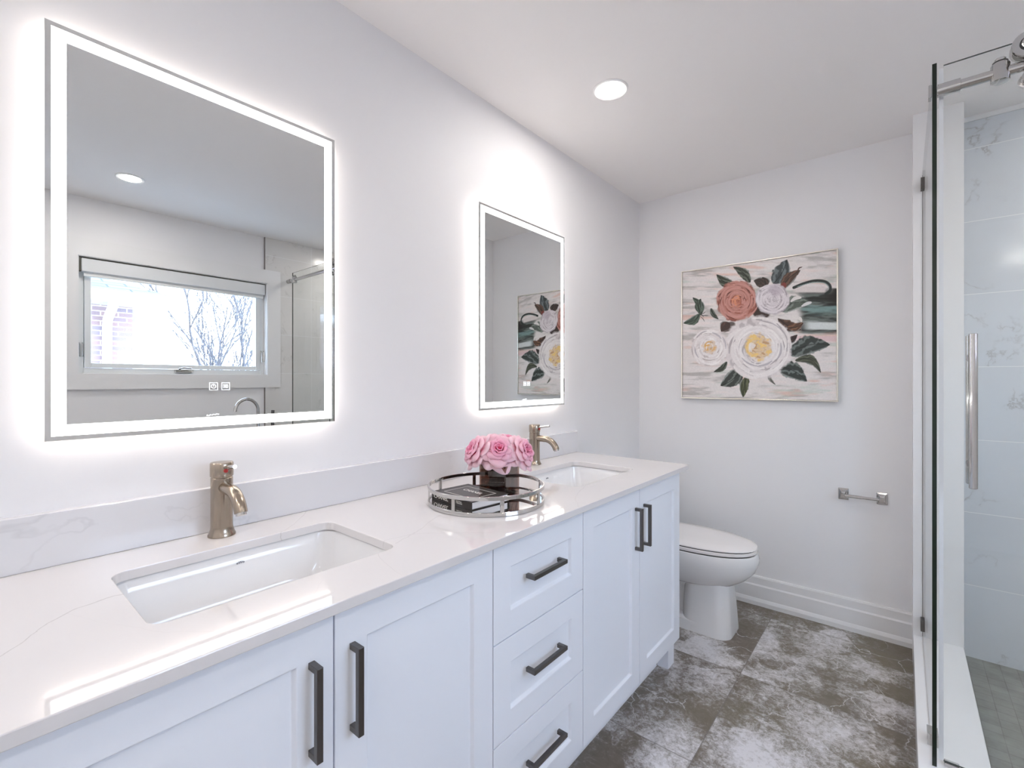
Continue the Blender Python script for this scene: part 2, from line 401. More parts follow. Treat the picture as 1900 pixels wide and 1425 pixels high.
struct(obox('trim_2', [(1.541, XW-.012, YB-.026, YB-.0205, HC-.022, HC-.0005)], 'curb'))
def baseboard(name, p0, p1, nrm):
    prof = [(.0005, 0), (.024, 0), (.024, .022), (.019, .036), (.017, .040), (.017, .108), (.012, .116), (.011, .152), (.008, .160), (.0005, .162)]
    bm = bmesh.new()
    loft(bm, [[(p[0]+nrm[0]*o, p[1]+nrm[1]*o, z) for o, z in prof] for p in (p0, p1)])
    return struct(link(name, bm, 'trimwhite'))
baseboard('baseboard_back', (0, YB, 0), (1.378, YB, 0), (0, -1))
baseboard('baseboard_left', (0, 2.16, 0), (0, YB-.026, 0), (1, 0))
baseboard('baseboard_right', (XW, YF, 0), (XW, TY-.01, 0), (-1, 0))
struct(obox('shower_floor', (1.541, XW-.012, 1.93, YB-.02, 0, .035), 'mosaic'))
bm = bmesh.new()
ol = [(1.378, 1.78), (XW-.012, 1.78), (XW-.012, 1.93), (1.541, 1.93), (1.541, 2.73), (1.378, 2.73)]
loft(bm, [[(x, y, z) for x, y in ol] for z in (0, .143)])
struct(link('shower_curb', bm, 'curb', bev=.003))

# ------------------------------------------------------------------ window
w1 = bpy.data.objects.new('window_1', None); COL.objects.link(w1); w1.location = (XW, (WY0+WY1)/2, WZ0); struct(w1)
def wp(name, b, mat, bev=0, **k):
    o = obox(name, b, mat, None, bev=bev, **k); o.parent = w1; o.matrix_parent_inverse = Matrix.Translation(-w1.location); return o
c = .105
wp('casing', [(XW-.020, XW-.0125, WY0-c, WY1+c, WZ0-c+.004, WZ0), (XW-.020, XW-.0125, WY0-c, WY1+c, WZ1, WZ1+c+.006),
              (XW-.020, XW-.0125, WY0-c, WY0, WZ0, WZ1), (XW-.020, XW-.0125, WY1, WY1+c, WZ0, WZ1)], 'trimwhite')
wp('jamb', [(XW-.012, XW+.10, WY0, WY0+.004, WZ0, WZ1), (XW-.012, XW+.10, WY1-.004, WY1, WZ0, WZ1),
            (XW-.012, XW+.10, WY0, WY1, WZ0, WZ0+.004), (XW-.012, XW+.10, WY0, WY1, WZ1-.004, WZ1)], 'trimwhite')
def ring_boxes(x0, x1, y0, y1, z0, z1, t, tb=None):
    tb = tb or t
    return [(x0, x1, y0, y0+t, z0, z1), (x0, x1, y1-t, y1, z0, z1), (x0, x1, y0+t, y1-t, z0, z0+tb), (x0, x1, y0+t, y1-t, z1-t, z1)]
wp('frame', ring_boxes(XW+.045, XW+.14, WY0+.004, WY1-.004, WZ0+.004, WZ1-.004, .03, .035), 'vinyl', .002)
wp('sash', ring_boxes(XW+.035, XW+.10, WY0+.036, WY1-.036, WZ0+.041, WZ1-.036, .034, .03), 'vinyl', .003)
wp('pane', (XW+.066, XW+.072, WY0+.070, WY1-.070, WZ0+.071, WZ1-.07), 'pane')
bm = bmesh.new(); box(bm, XW+.016, XW+.044, 1.04, 1.15, WZ0+.012, WZ0+.036)
tube(bm, [(XW+.02, 1.06, WZ0+.04), (XW+.012, 1.09, WZ0+.05), (XW+.012, 1.14, WZ0+.044)], .006, 10)
o = link('crank_handle', bm, 'chrome', bev=.003); o.parent = w1; o.matrix_parent_inverse = Matrix.Translation(-w1.location)
for yy in (WY0+.020, WY1-.020):
    bm = bmesh.new(); tube(bm, [(XW+.036, yy-.008, WZ0+.20), (XW+.022, yy-.008, WZ0+.19), (XW+.020, yy-.008, WZ0+.11), (XW+.020, yy+.008, WZ0+.11), (XW+.022, yy+.008, WZ0+.19), (XW+.036, yy+.008, WZ0+.20)], .003, 8)
    o = link('latch', bm, 'chrome'); o.parent = w1; o.matrix_parent_inverse = Matrix.Translation(-w1.location)
bl = thing('roller_blind', 'white roller blind rolled up in a boxy cassette at the top of the window', 'blind', (XW, 1.09, WZ1-.01))
T0 = Matrix.Translation((-XW, -1.09, -WZ1+.01))
def rel(o, par):
    o.parent = par; o.matrix_parent_inverse = Matrix.Translation(-par.location) if par.rotation_euler.z == 0 else Matrix.Identity(4); return o
rel(obox('cassette', (XW-.004, XW+.034, WY0+.018, WY1-.012, WZ1-.096, WZ1-.012), 'blind', bev=.004), bl)
rel(obox('end_gap_shadow', [(XW+.000, XW+.032, WY0+.005, WY0+.017, WZ1-.096, WZ1-.005)], 'darkgap'), bl)  # dark strip standing in for the shaded gap at the blind's end
rel(obox('top_gap_shadow', [(XW+.002, XW+.032, WY0+.018, WY1-.012, WZ1-.0115, WZ1-.005)], 'darkgap'), bl)  # dark strip standing in for the shaded line above the cassette
rel(obox('hem_bar', (XW+.008, XW+.026, WY0+.03, WY1-.02, WZ1-.125, WZ1-.108), 'vinyl', bev=.003), bl)
rel(obox('shade_fabric', (XW+.016, XW+.018, WY0+.03, WY1-.02, WZ1-.108, WZ1-.094), 'blind'), bl)

# ------------------------------------------------------------------ outside the window
GZ = -2.9
struct(obox('ground', (XW+.5, 90, -50, 50, GZ-.2, GZ), 'lawn'))
HX, HY = 8.1, 1.84     # facade plane, corner
h = thing('neighbour_house', 'red brick house with white gutter and hip roof outside the window', 'house', (HX, HY, GZ))
rel(obox('brick_wall', (HX, HX+9, HY-8, HY, GZ, 2.42), 'brick'), h)
rel(obox('soffit', (HX-.46, HX+9.4, HY-8.4, HY+.46, 2.42, 2.46), 'soffit'), h)
rel(obox('gutter', [(HX-.56, HX-.44, HY-8.4, HY+.50, 2.44, 2.58), (HX-.44, HX+9.4, HY+.40, HY+.50, 2.44, 2.58)], 'gutter', bev=.02), h)
bm = bmesh.new()
x0, x1, y0, y1, zr, rise = HX-.50, HX+9.4, HY-8.4, HY+.46, 2.585, 1.75
v = [bm.verts.new(p) for p in ((x0, y0, zr), (x1, y0, zr), (x1, y1, zr), (x0, y1, zr), ((x0+x1)/2, y0+4.1, zr+rise), ((x0+x1)/2, y1-4.1, zr+rise))]
for q in ((0, 3, 5, 4), (1, 4, 5, 2), (3, 2, 5), (0, 4, 1), (0, 1, 2, 3)): bm.faces.new([v[i] for i in q])
rel(link('roof', bm, 'shingle'), h)
bm = bmesh.new(); dy = HY-.32
tube(bm, [(HX-.50, dy, 2.46), (HX-.48, dy, 2.36), (HX-.12, dy, 2.20), (HX-.07, dy, 2.05), (HX-.07, dy, GZ+.1)], .06, 12)
rel(link('downspout', bm, 'gutter', smooth=True), h)
def bare_tree(loc, hgt, seed, label, spread=1.0, depth=6):
    rnd = random.Random(seed); bm = bmesh.new()
    def br(p, d, ln, r, lv):
        pts = [p]; q = p.copy(); dd = d.copy(); n = 3
        for i in range(n):
            dd = (dd+Vector((rnd.uniform(-.12, .12), rnd.uniform(-.12, .12), rnd.uniform(-.02, .1)))).normalized()
            q = q+dd*ln/n; pts.append(q.copy())
        tube(bm, pts, [r*(1-.35*i/n) for i in range(n+1)], 6 if lv > 3 else 4, False)
        if lv == 0: return
        for k in range(3):
            t = rnd.choice((1, 1, 2, 3)) if k else n
            a = rnd.uniform(0, 2*PI); s = rnd.uniform(.35, .95)*spread
            nd = (dd+Vector((math.cos(a)*s, math.sin(a)*s, rnd.uniform(-.1, .25)))).normalized()
            br(pts[t], nd, ln*rnd.uniform(.62, .8), max(r*.64, .010), lv-1)
    br(Vector((0, 0, 0)), Vector((0, 0, 1)), hgt*.34, hgt*.0095, depth)
    o = link('bare_tree', bm, 'bark', loc=loc); return tag(o, label, 'tree')
bare_tree((13.4, 4.55, GZ), 8.6, 5, 'tall leafless tree in the middle of the window view', .62)
bare_tree((17.5, 8.6, GZ), 6.0, 9, 'lower leafless tree at the right side of the window view', 1.2, 5)
bare_tree((17.0, 5.2, GZ), 5.2, 12, 'low leafless tree between the brick house and the tall tree', 1.3, 5)
rnd = random.Random(3)
bm = bmesh.new()
for i in range(40):
    cx, cy, r = 34+rnd.uniform(-2, 2), -14+i*1.3, rnd.uniform(1.2, 2.2)
    lathe(bm, [(.1, 0), (r*.9, .6), (r, 1.6), (r*.7, 2.6+rnd.uniform(0, .9)), (.1, 3.4+rnd.uniform(0, .9))], (cx, cy, GZ), n=8)
o = link('distant_hedge', bm, 'bark'); tag(o, 'grey line of distant bushes low in the window view', 'hedge'); o['kind'] = 'stuff'

# ------------------------------------------------------------------ downlights, and added fill lights built like them
def downlight(loc, label):
    t = thing('downlight', label, 'light', loc, 'round recessed ceiling downlights')
    bm = bmesh.new(); lathe(bm, [(.052, -.0005), (.070, -.0005), (.070, -.003), (.064, -.006), (.052, -.004)], n=48, caps=False)
    bm2 = bm; bm2.faces.ensure_lookup_table()
    link('trim_ring', bm, 'ringwhite', t, smooth=True)
    bm = bmesh.new(); lathe(bm, [(.0525, -.0006), (.0525, -.0035), (.03, -.0045), (.001, -.0048)], n=48)
    link('lens', bm, 'lens', t, smooth=True)
    return t
d0 = downlight((.438, 1.705, HC), 'round recessed ceiling light above the vanity near the second mirror')
dup(d0, (2.163, .664, HC), 'round recessed ceiling light seen reflected in the large mirror')
dup(d0, (2.30, 2.35, HC), 'added fill light inside the shower, built like the ceiling downlights')  # added out of view to brighten the room
dup(d0, (2.163, -.60, HC), 'added fill light on the ceiling behind the camera, window side')  # fill lamp added out of view for overall brightness
dup(d0, (1.25, -.60, HC), 'added fill light on the ceiling behind the camera, in the middle of the row')  # another out-of-view lamp added as fill
dup(d0, (.50, -.85, HC), 'added fill light on the ceiling behind the camera, vanity side')  # added unseen lamp, fill from the vanity side

# ------------------------------------------------------------------ vanity
ZC = .888; ZB = .867; FX = .585
def pull(parent, p0, p1, name='handle'):
    """square bar pull from p0 to p1 on the cabinet face, standing off along +x"""
    p0 = Vector(p0); p1 = Vector(p1); ax = (p1-p0).normalized(); s = Vector((0, 1, 0)) if abs(ax.z) > .5 else Vector((0, 0, 1))
    bm = bmesh.new(); w = .0055; so = .030
    def bx(a, b): box(bm, min(a[0], b[0]), max(a[0], b[0]), min(a[1], b[1]), max(a[1], b[1]), min(a[2], b[2]), max(a[2], b[2]))
    X = Vector((1, 0, 0))
    bx(p0-s*w+X*(so-.011), p1+s*w+X*so)
    bx(p0-s*w, p0+ax*.011+s*w+X*(so-.0105)); bx(p1-ax*.011-s*w, p1+s*w+X*(so-.0105))
    return link(name, bm, 'gunmetal', parent, bev=.0008)
def shaker(name, y0, y1, z0, z1, parent, hp):
    g = .0015; y0 += g; y1 -= g; z0 += g; z1 -= g; t = .064
    bm = bmesh.new(); xb, xf, xr = FX-.019, FX, FX-.009
    def q(a, b, x): return [(x, a[0], b[0]), (x, a[1], b[0]), (x, a[1], b[1]), (x, a[0], b[1])]
    R = [q((y0, y1), (z0, z1), xb), q((y0, y1), (z0, z1), xf), q((y0+t, y1-t), (z0+t, z1-t), xf), q((y0+t+.005, y1-t-.005), (z0+t+.005, z1-t-.005), xr)]
    loft(bm, R)
    o = link(name, bm, 'cab', parent, bev=.0012)
    for h in hp:
        hd = pull(o, *h)
    return o
def carcass(y0, y1, parent, front_rail=True):
    # open box of panels, so basins can hang inside
    t = .016; xf = FX-.0195
    bs = [(.004, xf, y0, y0+t, .12, ZB), (.004, xf, y1-t, y1, .12, ZB), (.004, xf, y0+t, y1-t, .12, .12+t), (.004, .012, y0+t, y1-t, .12+t, ZB),
          (xf-.02, xf, y0+t, y1-t, ZB-.012, ZB)]
    return obox('carcass', bs, 'cab', parent)
VB = [.008, .427, .839, 1.253, 1.658, 2.067]
def cab_thing(name, label, cat, y0, y1):
    return thing(name, label, cat, (0, 0, 0))
va = thing('vanity_cabinet', 'white shaker vanity cabinet with two doors under the near basin', 'cabinet')
carcass(VB[0], VB[2], va)
shaker('door', VB[0], VB[1], .126, .862, va, [((FX, .386, .640), (FX, .386, .796))])
shaker('door', VB[1], VB[2], .126, .862, va, [((FX, .462, .640), (FX, .462, .796))])
obox('toe_kick', (.49, .505, VB[0], VB[2], 0, .12), 'cab', va)
dr = thing('drawer_cabinet', 'white vanity drawer unit with three drawers between the two door cabinets', 'cabinet')
carcass(VB[2], VB[3], dr)
for z0, z1 in ((.126, .371), (.371, .621), (.621, .862)):
    zc = (z0+z1)/2+.012
    shaker('drawer', VB[2], VB[3], z0, z1, dr, [((FX, .966, zc), (FX, 1.121, zc))])
obox('toe_kick', (.49, .505, VB[2], VB[3], 0, .12), 'cab', dr)
vb = thing('vanity_cabinet', 'white shaker vanity cabinet with two doors nearest the toilet', 'cabinet')
carcass(VB[3], VB[5], vb)
shaker('door', VB[3], VB[4], .126, .862, vb, [((FX, 1.622, .640), (FX, 1.622, .796))])
shaker('door', VB[4], VB[5], .126, .862, vb, [((FX, 1.694, .640), (FX, 1.694, .796))])
obox('side_panel', (.004, FX-.0205, VB[5]+.0005, VB[5]+.014, .12, ZB), 'cab', vb)
obox('toe_kick', (.49, .505, VB[3], VB[5]-.06, 0, .12), 'cab', vb)
obox('leg', (.505, .555, VB[5]-.055, VB[5]+.012, 0, .1195), 'cab', vb, bev=.001)

# worktop with two cut-outs
SINKS = [(.310, .424), (.310, 1.650)]; SHX, SHY, SR = .152, .228, .030
bm = bmesh.new(); edges = []
def loop(pts):
    vs = [bm.verts.new(p) for p in pts]
    for a, b in zip(vs, vs[1:]+vs[:1]): edges.append(bm.edges.new((a, b)))
loop([(.0005, -.03, ZC), (.606, -.03, ZC), (.606, 2.128, ZC), (.0005, 2.128, ZC)])
for cx, cy in SINKS: loop(rrect(cx, cy, SHX, SHY, SR, ZC, 8))
bmesh.ops.triangle_fill(bm, use_beauty=True, use_dissolve=False, edges=edges)
r = bmesh.ops.extrude_face_region(bm, geom=bm.faces[:])
bmesh.ops.translate(bm, verts=[g for g in r['geom'] if isinstance(g, bmesh.types.BMVert)], vec=(0, 0, -(ZC-ZB-.0005)))
o = link('countertop', bm, 'quartz', bev=.0018); tag(o, 'long white quartz vanity countertop with thin grey veins and two basin cut-outs', 'countertop')
o = obox('backsplash', (.0005, .020, -.03, 2.128, ZC+.0003, ZC+.110), 'splash', bev=.0015); tag(o, 'low white quartz backsplash strip along the wall behind the vanity', 'backsplash')

def basin(cx, cy, label):
    t = thing('basin', label, 'sink', (cx, cy, ZB-.001), 'white undermount basins')
    prof = [(.008, 0, .034), (.004, -.004, .034), (-.001, -.03, .036), (-.008, -.07, .040), (-.018, -.105, .048), (-.032, -.128, .055), (-.07, -.139, .06), (-.115, -.143, .03)]
    bm = bmesh.new(); rings = []
    for off, z, rr in prof: rings.append(rrect(0, 0, SHX+off, SHY+off*(1 if off > -.03 else 1.25), rr, z, 8))
    # outer shell
    outer = [rrect(0, 0, SHX+.030, SHY+.030, .04, 0, 8), rrect(0, 0, SHX+.028, SHY+.028, .04, -.012, 8), rrect(0, 0, SHX+.014, SHY+.014, .045, -.10, 8), rrect(0, 0, SHX-.05, SHY-.06, .06, -.155, 8)]
    allr = outer[::-1]+rings
    loft(bm, allr)
    link('bowl', bm, 'porcelain', t, smooth=True)
    bm = bmesh.new(); lathe(bm, [(.022, 0), (.022, .003), (.015, .004), (.001, .005)], (-.02, 0, -.1425), n=24)
    link('drain', bm, 'chrome', t, smooth=True)
    # maker's mark on the rear wall of the bowl
    mw = Matrix.Translation((-SHX+.0015, .008, -.024)) @ Matrix.Rotation(PI/2, 4, 'Z') @ Matrix.Rotation(PI/2-.18, 4, 'X')
    text_mesh('maker_mark', 'eWo', .0085, 'logo', t, mw, .0002)
    return t
b1 = basin(SINKS[0][0], SINKS[0][1], 'rectangular white undermount basin nearest the camera')
dup(b1, (SINKS[1][0], SINKS[1][1], ZB-.001), 'rectangular white undermount basin at the toilet end of the counter')

def faucet(loc, label):
    t = thing('faucet', label, 'faucet', loc, 'brushed nickel basin faucets')
    bm = bmesh.new(); lathe(bm, [(.0300, 0), (.0300, .003), (.0275, .008), (.0245, .017), (.0238, .024), (.0238, .141), (.0225, .1425), (.0225, .1445)], n=48)
    link('body', bm, 'nickel', t, smooth=True)
    bm = bmesh.new(); lathe(bm, [(.0245, .1446), (.0250, .147), (.0250, .176), (.0235, .1785), (.010, .1795), (.0005, .1797)], n=48)
    cap = link('cap', bm, 'nickel', t, smooth=True)
    bm = bmesh.new(); lathe(bm, [(.0048, 0), (.0048, .004), (.0035, .006)], (.0245, 0, .160), 'X', 16)
    link('temperature_mark', bm, 'redmark', cap)
    bm = bmesh.new(); tube(bm, [(.020, 0, .167), (.050, 0, .1715), (.082, 0, .1765)], .0047, 16)
    link('lever', bm, 'chrome', cap, smooth=True)
    bm = bmesh.new(); P = [(.014, 0, .113)]
    for k in range(12):
        a = k/11*1.25; P.append((.060+.062*math.sin(a), 0, .118-.062*(1-math.cos(a))))
    P[0] = (.010, 0, .119)
    tube(bm, P, .0138, 20)
    link('spout', bm, 'nickel', t, smooth=True)
    e = Vector(P[-1]); d = (Vector(P[-1])-Vector(P[-2])).normalized()
    bm = bmesh.new(); tube(bm, [e-d*.001, e+d*.006], .0112, 20); link('aerator', bm, 'aerator', t, smooth=True)
    return t
f1 = faucet((.066, .424, ZC+.0003), 'brushed nickel single-lever faucet at the basin nearest the camera')
dup(f1, (.066, 1.690, ZC+.0003), 'brushed nickel single-lever faucet behind the pink roses at the far basin')

# ------------------------------------------------------------------ lit mirrors
def lit_mirror(y0, label):
    t = thing('lit_mirror', label, 'mirror', (0, y0, 1.144), 'backlit vanity mirrors')
    Wd, Hg, X1 = .619, .843, .035
    bm = bmesh.new(); box(bm, .0300, X1, 0, Wd, 0, Hg); link('mirror_glass', bm, 'mirror', t)
    bm = bmesh.new(); i = .004
    for q in ring_boxes(.006, .0298, i, Wd-i, i, Hg-i, .006): box(bm, *q)
    link('backlight', bm, 'halo', t)
    bm = bmesh.new(); box(bm, .0004, .0295, .05, Wd-.05, .05, Hg-.05); link('housing', bm, 'trimwhite', t)
    bm = bmesh.new(); e = .0095
    for q in ring_boxes(X1+.0001, X1+.0006, e, Wd-e, e, Hg-e, .0225): box(bm, *q)
    link('light_band', bm, 'band', t)
    for k, yy in enumerate((.288, .315)):
        bm = bmesh.new(); a = X1+.0001; b = X1+.0005; s = .019; z0 = .098
        for q in ring_boxes(a, b, yy, yy+s, z0, z0+s, .0014): box(bm, *q)
        if k == 0:
            n = 20; cy, cz = yy+s/2, z0+s/2
            vi = [bm.verts.new((b, cy+.0042*math.cos(2*PI*j/n), cz+.0042*math.sin(2*PI*j/n))) for j in range(n)]
            vo = [bm.verts.new((b, cy+.0056*math.cos(2*PI*j/n), cz+.0056*math.sin(2*PI*j/n))) for j in range(n)]
            for j in range(n):
                if j == 5: continue
                bm.faces.new((vi[j], vi[(j+1) % n], vo[(j+1) % n], vo[j]))
            box(bm, a, b, cy-.0006, cy+.0006, cz, cz+.006)
        else:
            for j in range(4): 
                for m_ in range(3): box(bm, a, b, yy+.0045+j*.0028+.0007*(m_ % 2), yy+.0057+j*.0028+.0007*(m_ % 2), z0+.005+m_*.0032, z0+.0082+m_*.0032)
        link('touch_button', bm, 'icon', t)
    bm = bmesh.new()
    P = [(X1+.0006, .282+j*.0021, .036+.0012*math.sin(j*1.9)+.00022*j) for j in range(14)]
    tube(bm, P, .0010, 6); link('printed_mark', bm, 'icon', t)
    return t
m1 = lit_mirror(.1185, 'large backlit rectangular mirror over the near basin, reflecting the window')
dup(m1, (0, 1.361, 1.144), 'backlit rectangular mirror over the far basin, reflecting the flower painting')

# ------------------------------------------------------------------ tray, book, vase, roses
TC = (.341, 1.077); TR = .182
tr = thing('round_tray', 'round polished chrome tray with mirrored base and open gallery rail on the counter', 'tray', (TC[0], TC[1], ZC+.0005))
def band_ring(bm, r, z0, z1, th=.004, n=96):
    ri = [[(rr*math.cos(2*PI*k/n), rr*math.sin(2*PI*k/n), z) for k in range(n)] for rr, z in ((r, z0), (r, z1), (r-th, z1), (r-th, z0))]
    R = [[bm.verts.new(p) for p in q] for q in ri]
    for a in range(4):
        A, B = R[a], R[(a+1) % 4]
        for k in range(n): bm.faces.new((A[k], A[(k+1) % n], B[(k+1) % n], B[k]))
bm = bmesh.new(); band_ring(bm, TR, 0, .012, .006); link('lower_rim', bm, 'chrome', tr, bev=.001, smooth=True)
bm = bmesh.new(); band_ring(bm, TR, .045, .056, .005); link('upper_rim', bm, 'chrome', tr, bev=.001, smooth=True)
bm = bmesh.new(); lathe(bm, [(TR-.0065, .002), (TR-.0065, .008), (.001, .008)], n=96); link('mirror_base', bm, 'traymirror', tr)
for k in range(8):
    a = math.radians(-78+45*k); bm = bmesh.new(); box(bm, TR-.0055, TR-.0005, -.0055, .0055, .0121, .0449)
    bm.transform(Matrix.Rotation(a, 4, 'Z')); link('post', bm, 'chrome', tr)
ZT = ZC+.0087
# book: local frame, spine along -y (facing camera-left), turned
bk = thing('book', 'thick black hardcover book with white framed title lying on the round tray', 'book', (.318, 1.026, ZT+.0003), rz=math.radians(-5))
bw, bd, bh = .192, .148, .024     # along spine (local x), depth (local y), height
obox('pages', (-bw/2+.003, bw/2-.003, -bd/2+.004, bd/2-.003, .0026, bh-.0026), 'paper', bk)
obox('cover', [(-bw/2, bw/2, -bd/2, bd/2, 0, .0025), (-bw/2, bw/2, -bd/2, bd/2, bh-.0025, bh), (-bw/2, bw/2, -bd/2, -bd/2+.003, .0025, bh-.0025)], 'book', bk, bev=.0006)
obox('white_border', [(-bw/2+.028, bw/2-.028, -bd/2+.026, -bd/2+.0275, bh, bh+.0002), (-bw/2+.028, bw/2-.028, bd/2-.0275, bd/2-.026, bh, bh+.0002),
     (-bw/2+.028, -bw/2+.0295, -bd/2+.026, bd/2-.026, bh, bh+.0002), (bw/2-.0295, bw/2-.028, -bd/2+.026, bd/2-.026, bh, bh+.0002)], 'lettering', bk)
text_mesh('cover_title', 'CHANEL', .022, 'lettering', bk, Matrix.Translation((0, .012, bh+.0001)), .0001, wid=.085)
text_mesh('spine_title', 'CHANEL', .017, 'lettering', bk, Matrix.Translation((-.048, -bd/2-.0001, bh/2)) @ Matrix.Rotation(PI/2, 4, 'X'), .0001, wid=.07)
text_mesh('spine_subtitle', 'COLLECTIONS\nAND CREATIONS', .0048, 'lettering', bk, Matrix.Translation((.035, -bd/2-.0001, bh/2+.001)) @ Matrix.Rotation(PI/2, 4, 'X'), .0001)
# vase
vz = thing('cube_vase', 'smoky brown glass cube vase holding the pink roses on the tray', 'vase', (.318, 1.165, ZT+.0003), rz=math.radians(12))
VS, VH = .098, .094
VZ0 = 0.0
bm = bmesh.new()
o_ = [rrect(0, 0, VS/2, VS/2, .003, z, 2) for z in (0, VH)]; i_ = [rrect(0, 0, VS/2-.004, VS/2-.004, .002, z, 2) for z in (VH, .008)]
loft(bm, o_+i_); link('glass_body', bm, 'smoke', vz)
bm = bmesh.new(); lathe(bm, [(.03, .009), (.036, .03), (.03, .07), (.02, .085)], n=10)
for v_ in bm.verts: v_.co += Vector((random.uniform(-.005, .005), random.uniform(-.005, .005), 0))
link('inner_foam', bm, 'foam', vz)

def rose_mesh(seed, R=.052):
    rnd = random.Random(seed); verts = []; faces = []; cols = []
    def petal(a0, span, rb, rt, z0, z1, curl, shade, nu=14, nv=10):
        base = len(verts); ph = rnd.uniform(0, 6)
        for j in range(nv+1):
            v = j/nv
            for i in range(nu+1):
                u = i/nu*2-1
                w = math.sqrt(max(0, 1-(max(0, v-.45)/.55)**2.6*.0-abs(u)**6*.0))
                top = 1-.20*abs(u)**2.6
                vv = v*top
                wid = span*(.42+.58*math.sin(min(1, vv*1.35)*PI/2))
                a = a0+u*wid/2
                rr = rb+(rt-rb)*(vv**1.35)+curl*max(0, vv-.68)**1.5*2.2*(1+.35*math.sin(u*5+ph))
                rr *= 1+.035*math.sin(a*5+ph)*vv
                zz = z0+(z1-z0)*math.sin(min(1.25, vv*1.12)*PI/2)-curl*max(0, vv-.72)**1.4*1.6+.0018*math.sin(u*7+ph)*v
                verts.append((rr*math.cos(a), rr*math.sin(a), zz))
                t = min(1, max(0, (vv-.15)/.75)); k = shade*(1-.0)
                deep = np.array((.88, .09, .26)); mid = np.array((.92, .28, .48)); pale = np.array((.94, .60, .70))
                c = deep*(1-t)+mid*t if t < 1 else mid
                c = c*(1-k*t)+pale*(k*t)
                cols.append((*c, 1))
        for j in range(nv):
            for i in range(nu):
                q = base+j*(nu+1)+i; faces.append((q, q+1, q+nu+2, q+nu+1))
    # tight heart, then opening whorls
    g = 0
    for k in range(5): petal(g, 2.9, .003+.001*k, .004+.0028*k, -.008, .030-.0008*k, .004, .15); g += 2.1
    for k in range(4): petal(g, 2.4, .009, .0195+.002*k, -.012, .031-.001*k, .012, .35); g += 1.75
    for k in range(5): petal(g, 1.9, .011, .029+.0013*k, -.016, .027-.001*k, .020, .6); g += 1.37
    for k in range(5): petal(g+.3, 1.75, .012, R*.80, -.020, .017, .030, .85); g += 1.257
    for k in range(6): petal(g+.1, 1.45, .010, R*1.0, -.024, .003, .034, 1.0); g += 1.05
    me = bpy.data.meshes.new('rose_bloom'); me.from_pydata(verts, [], faces)
    ca = me.color_attributes.new('Col', 'FLOAT_COLOR', 'POINT'); ca.data.foreach_set('color', [c_ for q in cols for c_ in q])
    me.materials.append(M['petal']); me.shade_smooth(); return me
rm = [rose_mesh(1), rose_mesh(5, .055), rose_mesh(9, .050)]
VC = Vector((.318, 1.165, 0)); camd = Vector((CAMX-.318, -1.165, 0)).normalized(); side = Vector((-camd.y, camd.x, 0))  # side = to the camera's right
ZR = ZT+VH+.016
roses = [((.022, -.002, .026), (1.0, .05, .80), 1, 1.12, 'full pink rose at the front centre of the vase'),
         ((.002, -.076, .026), (.50, -1.0, .62), 0, 1.0, 'pink rose leaning out at the left of the bunch'),
         ((.000, .074, .022), (.60, .95, .55), 2, 1.02, 'pink rose leaning out at the right of the bunch'),
         ((-.020, -.034, .044), (.25, -.35, 1.0), 2, .84, 'pink rose at the top left of the bunch'),
         ((-.022, .024, .046), (.3, .25, 1.0), 0, .90, 'pale pink rose at the very top of the bunch'),
         ((-.058, .048, .024), (-.6, .6, .8), 1, .85, 'pink rose at the back right, half hidden by the others'),
         ((-.060, -.045, .022), (-.8, -.5, .6), 0, .85, 'pink rose at the back left, half hidden by the others')]
for (f_, s_, z_), (nf, ns, nz), mi, sc, lab in roses:
    p = VC+camd*f_+side*s_+Vector((0, 0, ZR+z_)); n = (camd*nf+side*ns+Vector((0, 0, nz))).normalized()
    t = thing('rose', lab, 'rose', p, 'pink roses in the cube vase')
    t.rotation_mode = 'QUATERNION'; q = n.to_track_quat('Z', 'Y'); t.rotation_quaternion = q
    o = bpy.data.objects.new('bloom', rm[mi]); COL.objects.link(o); o.parent = t; o.scale = (sc,)*3; o.rotation_euler = (0, 0, mi*1.3)
    so = o.modifiers.new('thick', 'SOLIDIFY'); so.thickness = .0005; so.offset = 0
    inv = q.inverted(); foot = inv @ (Vector((VC.x+(p.x-VC.x)*.22, VC.y+(p.y-VC.y)*.22, ZT+.045))-p)
    bm = bmesh.new(); tube(bm, [Vector((0, 0, -.020*sc)), Vector((0, 0, -.03*sc)), foot*.6+Vector((0, 0, -.006)), foot], .0022, 8)
    link('stem', bm, 'leaf', t, smooth=True)

# ------------------------------------------------------------------ toilet
TY0 = 2.515
to = thing('toilet', 'white two-piece toilet with closed elongated lid beside the end of the vanity', 'toilet', (0, TY0, 0))
def egg(x0, x1, hw, z, n=48, p=2.25, cxf=.42):
    """elongated outline: blunt back at x0, rounded tip at x1"""
    cx = x0+(x1-x0)*cxf; out = []
    for k in range(n):
        a = 2*PI*k/n; c, s = math.cos(a), math.sin(a)
        rx = (x1-cx) if c > 0 else (cx-x0); pw = 2/p if c > 0 else 2/3.2
        out.append((cx+rx*math.copysign(abs(c)**pw, c), hw*math.copysign(abs(s)**pw, s), z))
    return out
bm = bmesh.new()
rings = [egg(.30, .60, .085, .225), egg(.27, .655, .105, .232), egg(.25, .705, .130, .250), egg(.24, .755, .155, .285), egg(.235, .790, .172, .325), egg(.23, .805, .180, .365), egg(.23, .808, .184, .392), egg(.23, .800, .182, .412), egg(.235, .793, .177, .4165)]
loft(bm, rings); bowl = link('bowl', bm, 'porcelain', to, smooth=True)
bm = bmesh.new()
def sq(x0, x1, hw, z, r): return rrect((x0+x1)/2, 0, (x1-x0)/2, hw, r, z, 6)
loft(bm, [sq(.46, .700, .118, 0, .06), sq(.46, .700, .118, .012, .06), sq(.462, .694, .112, .10, .06), sq(.466, .686, .104, .20, .06), sq(.468, .682, .100, .26, .06)])
